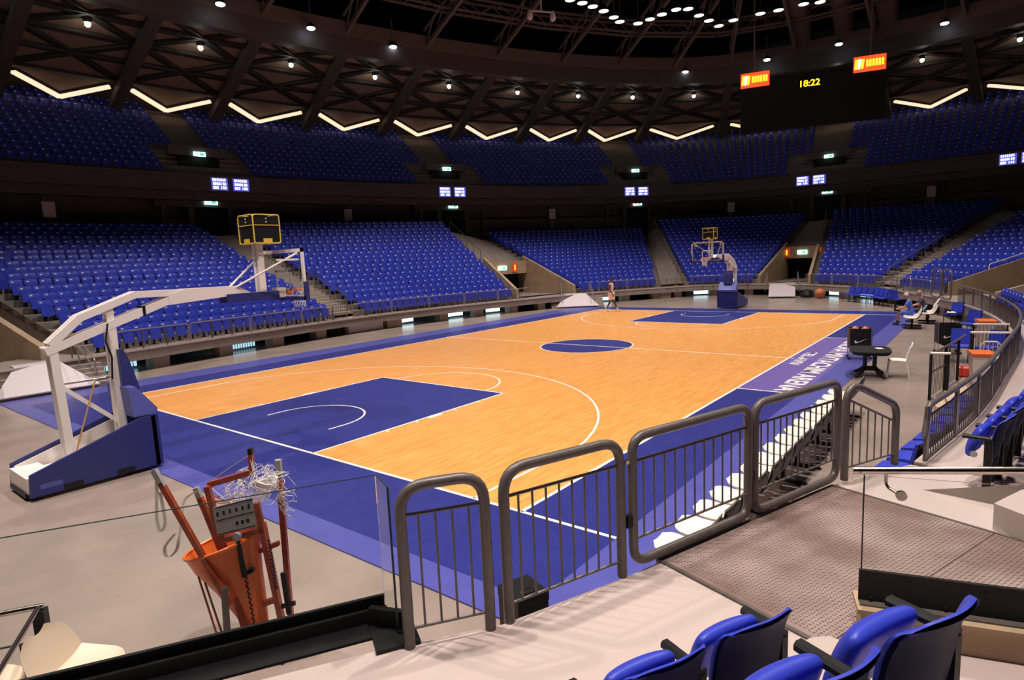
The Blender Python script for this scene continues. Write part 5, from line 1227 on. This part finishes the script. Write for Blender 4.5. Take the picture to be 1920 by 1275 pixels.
def person(label, loc, rz, pose, skin, hair, shirt, short, shoe, tights=None):
    t = thing('person', label, 'person', loc, rz); J, E = [], []
    def add(p, r, par=None, r2=None):
        J.append((*p, r, r2) if r2 else (*p, r)); i = len(J)-1
        if par is not None: E.append((par, i))
        return i
    P = pose
    pel = add(P['pelvis'], .135, None, .10); ab = add(P['waist'], .125, pel, .095); ch = add(P['chest'], .155, ab, .11); nk0 = add(P['neckbase'], .075, ch); nk = add(P['neck'], .052, nk0)
    hd = add(P['head0'], .072, nk, .085); ht = add(P['head1'], .080, hd, .098); add(P['head2'], .055, ht)
    for k in ('L', 'R'):
        sh = add(P['sh'+k], .062, ch); el = add(P['el'+k], .043, sh); wr = add(P['wr'+k], .028, el); hand(J, E, wr, P['hd'+k], P['hn'+k])
        hp = add(P['hip'+k], .095, pel); kn = add(P['kn'+k], .060, hp); cf = add([(a*.65+b*.35) for a, b in zip(P['kn'+k], P['an'+k])], .056, kn); an = add(P['an'+k], .038, cf); to = add(P['to'+k], .036, an, .026)
    skin_mesh(J, E, skin, 'body', t)
    # clothing as looser shells over the same joints
    SJ = [(*P['pelvis'], .150, .122), (*P['waist'], .143, .112), (*P['chest'], .172, .128), (*P['neckbase'], .095, .085)]; SE = [(0, 1), (1, 2), (2, 3)]
    for k in ('L', 'R'):
        a, b = Vector(P['sh'+k]), Vector(P['el'+k]); f = P.get('sleeve', .6); SJ.append((*a, .080)); SE.append((2, len(SJ)-1)); SJ.append((*(a+(b-a)*f), .066)); SE.append((len(SJ)-2, len(SJ)-1))
    skin_mesh(SJ, SE, shirt, 'shirt', t)
    TJ = [(*P['pelvis'], .150, .128)]; TE = []
    for k in ('L', 'R'):
        a, b = Vector(P['hip'+k]), Vector(P['kn'+k]); TJ.append((*a, .122)); TE.append((0, len(TJ)-1)); TJ.append((*(a+(b-a)*.45), .112)); TE.append((len(TJ)-2, len(TJ)-1)); TJ.append((*(a+(b-a)*.85), .105)); TE.append((len(TJ)-2, len(TJ)-1))
    skin_mesh(TJ, TE, short, 'shorts', t)
    if tights:
        for k in ('L', 'R'):
            a, b, c_ = Vector(P['hip'+k]), Vector(P['kn'+k]), Vector(P['an'+k]); skin_mesh([(*(a+(b-a)*.7), .078), (*b, .066), (*(b+(c_-b)*.3), .064)], [(0, 1), (1, 2)], tights, 'tights', t)
    for k in ('L', 'R'):
        a, b = Vector(P['an'+k]), Vector(P['to'+k]); skin_mesh([(*(a+Vector((0, 0, .12))), .046), (*a, .048), (*(a*.5+b*.5), .052, .040), (*(b+(b-a)*.35), .045, .032)], [(0, 1), (1, 2), (2, 3)], shoe, 'shoe', t)
    hc = Vector(P['head1'])*.6+Vector(P['head0'])*.4; head_parts(t, hc, P['face'], hair, skin=skin); return t
walk = dict(pelvis=(0, 0, 1.02), waist=(.01, 0, 1.18), chest=(.02, 0, 1.42), neckbase=(.02, 0, 1.60), neck=(.03, 0, 1.67), head0=(.05, 0, 1.76), head1=(.06, 0, 1.84), head2=(.05, 0, 1.91), face=(1, 0, -.1),
            shL=(.02, .19, 1.54), elL=(-.08, .25, 1.26), wrL=(.02, .30, 1.02), hdL=(.2, .1, -1), hnL=(.3, -1, 0), shR=(.02, -.19, 1.54), elR=(.0, -.27, 1.25), wrR=(.16, -.27, 1.02), hdR=(.4, 0, -1), hnR=(.3, 1, 0),
            hipL=(0, .10, .98), knL=(.16, .10, .56), anL=(.30, .10, .13), toL=(.44, .11, .06), hipR=(0, -.10, .98), knR=(-.04, -.10, .55), anR=(-.26, -.10, .14), toR=(-.14, -.11, .05), sleeve=.12)
p_ = person('dark-haired player in a sleeveless pale jersey and shorts walking across the court', (26.75, 13.5, 0), -1.35, walk, M_SKIND, M_HAIRD, M_CLOTHW, M_CLOTHW, M_PAPER, M_LEG); p_.scale = (1.1, 1.1, 1.1)
sit = dict(pelvis=(0, 0, .52), waist=(.03, 0, .68), chest=(.10, 0, .90), neckbase=(.14, 0, 1.08), neck=(.17, 0, 1.14), head0=(.22, 0, 1.22), head1=(.25, 0, 1.29), head2=(.25, 0, 1.36), face=(1, 0, -.35),
           shL=(.12, .19, 1.02), elL=(.26, .24, .78), wrL=(.48, .16, .72), hdL=(1, -.2, -.1), hnL=(0, 0, -1), shR=(.12, -.19, 1.02), elR=(.26, -.24, .78), wrR=(.48, -.16, .72), hdR=(1, .2, -.1), hnR=(0, 0, -1),
           hipL=(.06, .11, .52), knL=(.48, .13, .54), anL=(.46, .13, .12), toL=(.60, .13, .05), hipR=(.06, -.11, .52), knR=(.48, -.13, .54), anR=(.50, -.13, .12), toR=(.64, -.14, .05), sleeve=.75)
person('white-haired seated person in a blue shirt and shorts with hands forward', (23.95, -2.32, -.02), PI/2+.10, sit, M_SKIN, M_HAIRW, M_SHIRTB, M_SHIRTB, M_SHOE)
person('grey-haired seated person in dark clothing behind the blue shirt', (25.3, -2.66, -.02), PI/2+.12, sit, M_SKIN, mat('grey_hair', (.45, .30, .22), .8), M_LEG, M_LEG, M_SHOE)
def towel(label, loc, rz, mt):
    tag(MB().slabgrid(lambda u, v: Vector((-.2+.4*u, -.26-.20*v+.03*math.sin(7*u), .58+.34*v*(1 if v < .7 else 1)-.02*math.sin(6*u))), 8, 6, (0, -.012, .004)).build('towel', mt, None, True, loc=loc, rz=rz), label, 'towel')
towel('blue towel hung over the back of the bench beside the seated men', (23.1, -2.42, -.02), .1, M_TOWELB); towel('white towel hung over the bench behind the seated men', (25.8, -2.68, .03), .12, M_PAPER)
t = thing('laptop_case', 'small black case held in front of the seated person in blue', 'case', (23.92, -1.72, .60), .1); MB().b2((-.2, -.03, 0), (.2, .03, .28)).build('lid', M_BLACK, t); MB().b2((-.2, -.2, 0), (.2, 0, .03)).build('base', M_BLACK, t)
